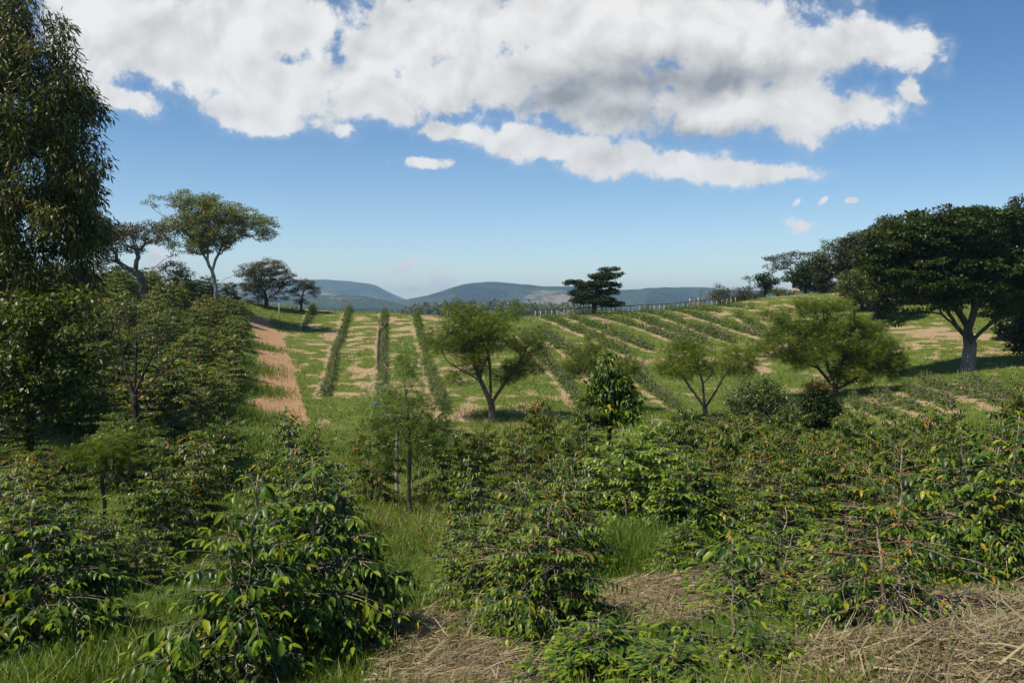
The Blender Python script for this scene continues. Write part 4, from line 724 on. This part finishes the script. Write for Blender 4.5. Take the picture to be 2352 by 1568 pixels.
# dry straw mulch
X = []; Y_ = []; D_ = []
for hx, hy, hr in HEAPS:
    n = int(2600 * hr); a = RNG.uniform(0, 6.28, n); r = hr * np.sqrt(RNG.uniform(0, 1, n)) * 1.1; X.append(hx + r * np.cos(a)); Y_.append(hy + r * np.sin(a) * 1.0); D_.append(RNG.normal(RNG.uniform(-.6, .6), .75, n))
x = np.concatenate(X); y = np.concatenate(Y_); d = np.concatenate(D_); n = len(x); z = hgt(x, y)
for hx, hy, hr in HEAPS: z = z + .09 * np.exp(-((x - hx) ** 2 + (y - hy) ** 2) / (hr * .7) ** 2)
A = np.stack([np.cos(d), np.sin(d), RNG.normal(.08, .22, n)], -1)
A4 = leaves(np.stack([x, y, z + RNG.uniform(0, .09, n)], -1), A, np.stack([RNG.normal(0, .5, n), RNG.normal(0, .5, n), np.ones(n)], -1), np.exp(RNG.uniform(math.log(.05), math.log(.6), n)), np.exp(RNG.uniform(math.log(.003), math.log(.018), n)), T_BLD, np.clip(RNG.beta(1.6, 1.6, n), 0, 1))
tag(mk('straw_mulch', newmesh('straw', *A4[:3], rnd=A4[3]), M['straw']), 'dry cut straw heaped as mulch on the ground at the front', 'straw', kind='stuff')

# ---------------------------------------------------------------- fence, posts, sign, bag, cow
def simple(name, col, rough=.7, spec=.3):
    m = bpy.data.materials.new(name); m.use_nodes = True; t = m.node_tree; b = t.nodes['Principled BSDF']; O = nd(t, 'ShaderNodeTexCoord').outputs['Object']
    c = mixc(t, noise(t, O, 9, 4, .6), tuple(v * .7 for v in col), tuple(min(1, v * 1.15) for v in col)); t.links.new(c, b.inputs['Base Color']); b.inputs['Roughness'].default_value = rough; b.inputs['Specular IOR Level'].default_value = spec; return m
M['wood_w'] = simple('whitewashed_wood', (.42, .37, .29)); M['wood_d'] = simple('dark_weathered_wood', (.07, .055, .045))
def gnd(px, Y): b = gp(px, Y); return b
fr = thing('post_fence', 'low dark-railed fence on pale posts along the skyline crest', 'fence', tuple(gnd(1440, 97)))
o0 = gnd(1440, 97); rail = []
fpx = list(range(1228, 1316, 13)) + list(range(1316, 1700, 11)); topz = []
for px in fpx:
    b = gnd(px, 97); rail.append(b + (0, 0, .78) - o0)
    V, Lp, Sz = tubes([(np.array([b + (RNG.normal(0, .03), 0, -.2), b + (RNG.normal(0, .05), 0, .74 + RNG.uniform(0, .04))]) - o0, np.array([.05, .042]))], 8)
    mk('post', newmesh('post', V, Lp, Sz, smooth=True), M['wood_w'], fr)
rail = np.array(rail); V, Lp, Sz = tubes([(rail, np.full(len(rail), .06))], 8); mk('rail', newmesh('rail', V, Lp, Sz, smooth=True), M['wood_d'], fr)
for px in fpx[2::3]:   # thin hoops of wire lying on the rail
    b = gnd(px, 97) - o0; aa = np.linspace(.2, 2.2, 8); V, Lp, Sz = tubes([(np.stack([b[0] + .45 * np.cos(aa), np.full(8, b[1] + .3), b[2] + .75 + .45 * np.sin(aa)], -1), np.full(8, .012))], 4); mk('hoop', newmesh('hoop', V, Lp, Sz), M['wood_d'], fr)
def posts(lst, Y, h, lab, grp):
    for i, px in enumerate(lst):
        b = gnd(px, Y); hh = h * RNG.uniform(.88, 1.1); V, Lp, Sz = tubes([(np.array([(0, 0, -.2), (RNG.normal(0, .03), 0, hh * .5), (RNG.normal(0, .05), 0, hh)]), np.array([.085, .08, .07]))], 9)
        o = mk('wooden_post', newmesh('wooden_post', V, Lp, Sz, smooth=True), M['wood_w'], None, tuple(b)); tag(o, lab, 'post', grp)
posts([1332,1339,1347,1353,1361,1369], 95.5, 1.15, 'tall pale wooden post of the cluster in front of the lone skyline tree', 'pale posts by the lone tree')
posts([1028,1036,1043,1050,1058], 97, .75, 'pale post of the short line at the upper left of the large feathery tree', 'pale posts left of the feathery tree')
posts([1585,1595,1604,1613], 99, 1.05, 'pale post of the four standing at the right end of the fence', 'pale posts at the fence end')
posts([1850], 106, 1.3, 'single pale post standing right of the cow', None)
# heap of sticks
b = gnd(1316, 96); ps = []
for i in range(60):
    a = RNG.uniform(0, 3.14); c0 = np.array((RNG.normal(0, .7), RNG.normal(0, .3), abs(RNG.normal(0, .22)) + .05)); dv = np.array((math.cos(a), .3 * math.sin(a), RNG.normal(0, .25))) * RNG.uniform(.3, .7); ps.append((np.array([c0 - dv, c0 + dv]), np.array([.03, .02])))
V, Lp, Sz = tubes(ps, 5); tag(mk('stick_pile', newmesh('stick_pile', V, Lp, Sz), M['bark_pale'], None, tuple(b)), 'heap of pruned pale sticks by the fence left of the tall posts', 'stick pile')
# small sign on a pole
b = gnd(641, 89); sg = thing('field_marker', 'slim grey pole with a small blue plate on the ridge by the track', 'marker', tuple(b))
V, Lp, Sz = tubes([(np.array([(0, 0, -.2), (.02, 0, 1.62)]), np.array([.05, .04]))], 8); mk('pole', newmesh('pole', V, Lp, Sz, smooth=True), simple('grey_pole', (.42, .40, .38)), sg)
import bmesh
bm = bmesh.new(); bmesh.ops.create_cube(bm, size=1); bmesh.ops.scale(bm, vec=(.36, .04, .30), verts=bm.verts); bmesh.ops.bevel(bm, geom=bm.edges[:], offset=.012, segments=2); bmesh.ops.translate(bm, vec=(0, -.07, 1.55), verts=bm.verts)
me = bpy.data.meshes.new('plate'); bm.to_mesh(me); bm.free(); mk('plate', me, simple('blue_plate', (.12, .16, .45)), sg)
# crumpled blue plastic
b = gp(865, 24); bm = bmesh.new(); bmesh.ops.create_icosphere(bm, subdivisions=3, radius=.085)
for v in bm.verts: v.co *= 1 + .35 * math.sin(v.co.x * 41 + v.co.y * 23) * math.sin(v.co.z * 37 + 2); v.co.z = v.co.z * 1.2 + .1
me = bpy.data.meshes.new('plastic_bag'); bm.to_mesh(me); bm.free()
tb = wp(865, 938, 24); o = mk('plastic_bag', me, simple('blue_plastic', (.10, .18, .42), .3, .5), None, tuple(tb)); tag(o, 'crumpled blue and white plastic bag caught in the twigs beside the sapling', 'plastic bag')
# cow (body facing left, head low behind the bush)
b = gp(1826, 103)
def skin(name, pts, edges, radii, mat, loc, sub=2):
    me = bpy.data.meshes.new(name); me.from_pydata(pts, edges, []); o = bpy.data.objects.new(name, me); C.objects.link(o); o.location = loc
    s_ = o.modifiers.new('skin', 'SKIN'); s_.use_smooth_shade = True
    for i, r in enumerate(radii): me.skin_vertices[0].data[i].radius = r if isinstance(r, tuple) else (r, r)
    me.skin_vertices[0].data[0].use_root = True; m_ = o.modifiers.new('sub', 'SUBSURF'); m_.levels = sub; m_.render_levels = sub; me.materials.append(mat); return o
pts = [(.55,0,1.02),(.2,0,.98),(-.2,0,.98),(-.52,0,1.05),(-.72,0,1.12),(-1.0,0,.92),(-1.18,0,.68),(-1.32,0,.50),(-.50,0,1.28),(.74,0,1.02),(.80,0,.8),(.82,0,.45)]
rad = [(.24,.27),(.29,.31),(.30,.33),(.24,.30),(.17,.22),(.13,.14),(.11,.12),(.07,.07),(.09,.08),(.07,.07),(.025,.025),(.035,.035)]
edg = [(0,1),(1,2),(2,3),(3,4),(4,5),(5,6),(6,7),(3,8),(0,9),(9,10),(10,11)]
for (px_, py_, fr_) in [(-.5,.15,1),(-.5,-.15,1),(.55,.15,0),(.55,-.15,0)]:
    k = len(pts); an = 3 if fr_ else 0
    pts += [(px_, py_, .78), (px_ + (.02 if fr_ else -.07), py_, .48), (px_ + (0 if fr_ else .06), py_, .26 if fr_ else .34), (px_, py_, .04), (px_ - .05, py_, .02)]; rad += [.13, .075, .05, .048, .05]; edg += [(an, k), (k, k+1), (k+1, k+2), (k+2, k+3), (k+3, k+4)]
cow = skin('cow', pts, edg, rad, simple('cream_hide', (.50, .39, .28), .8, .2), tuple(b - np.array((0, 0, .14)))); cow.scale = (.8, .8, .8); tag(cow, 'cream coloured cow standing side-on at the edge of the ridge woods', 'cow')
for s in (1, -1):
    e = skin('ear', [(-1.14, s * .08, .80), (-1.12, s * .2, .80), (-1.12, s * .27, .76)], [(0, 1), (1, 2)], [.03, (.05, .02), .02], bpy.data.materials['cream_hide'], (0, 0, 0), 1); e.parent = cow
    h_ = skin('horn', [(-1.08, s * .05, .86), (-1.07, s * .12, .95), (-1.09, s * .13, 1.03)], [(0, 1), (1, 2)], [.02, .015, .006], M['bark_pale'], (0, 0, 0), 1); h_.parent = cow

# ---------------------------------------------------------------- haze
bm = bmesh.new(); bmesh.ops.create_cube(bm, size=1); bmesh.ops.scale(bm, vec=(13700, 13700, 450), verts=bm.verts); bmesh.ops.translate(bm, vec=(0, 0, -20), verts=bm.verts)
me = bpy.data.meshes.new('haze'); bm.to_mesh(me); bm.free()
m = bpy.data.materials.new('haze'); m.use_nodes = True; t = m.node_tree; t.nodes.clear()
pv = nd(t, 'ShaderNodeVolumePrincipled'); pv.inputs['Density'].default_value = 2.0e-4; pv.inputs['Color'].default_value = (.50, .75, 1, 1); pv.inputs['Anisotropy'].default_value = .2
o = nd(t, 'ShaderNodeOutputMaterial'); t.links.new(pv.outputs[0], o.inputs['Volume'])
tag(mk('haze', me, m), 'thin blue haze', 'haze', kind='stuff')
for a in [x for x in bpy.data.objects if x.parent is None and x.get('kind') is None and x.type in ('EMPTY', 'MESH')][:0]: pass
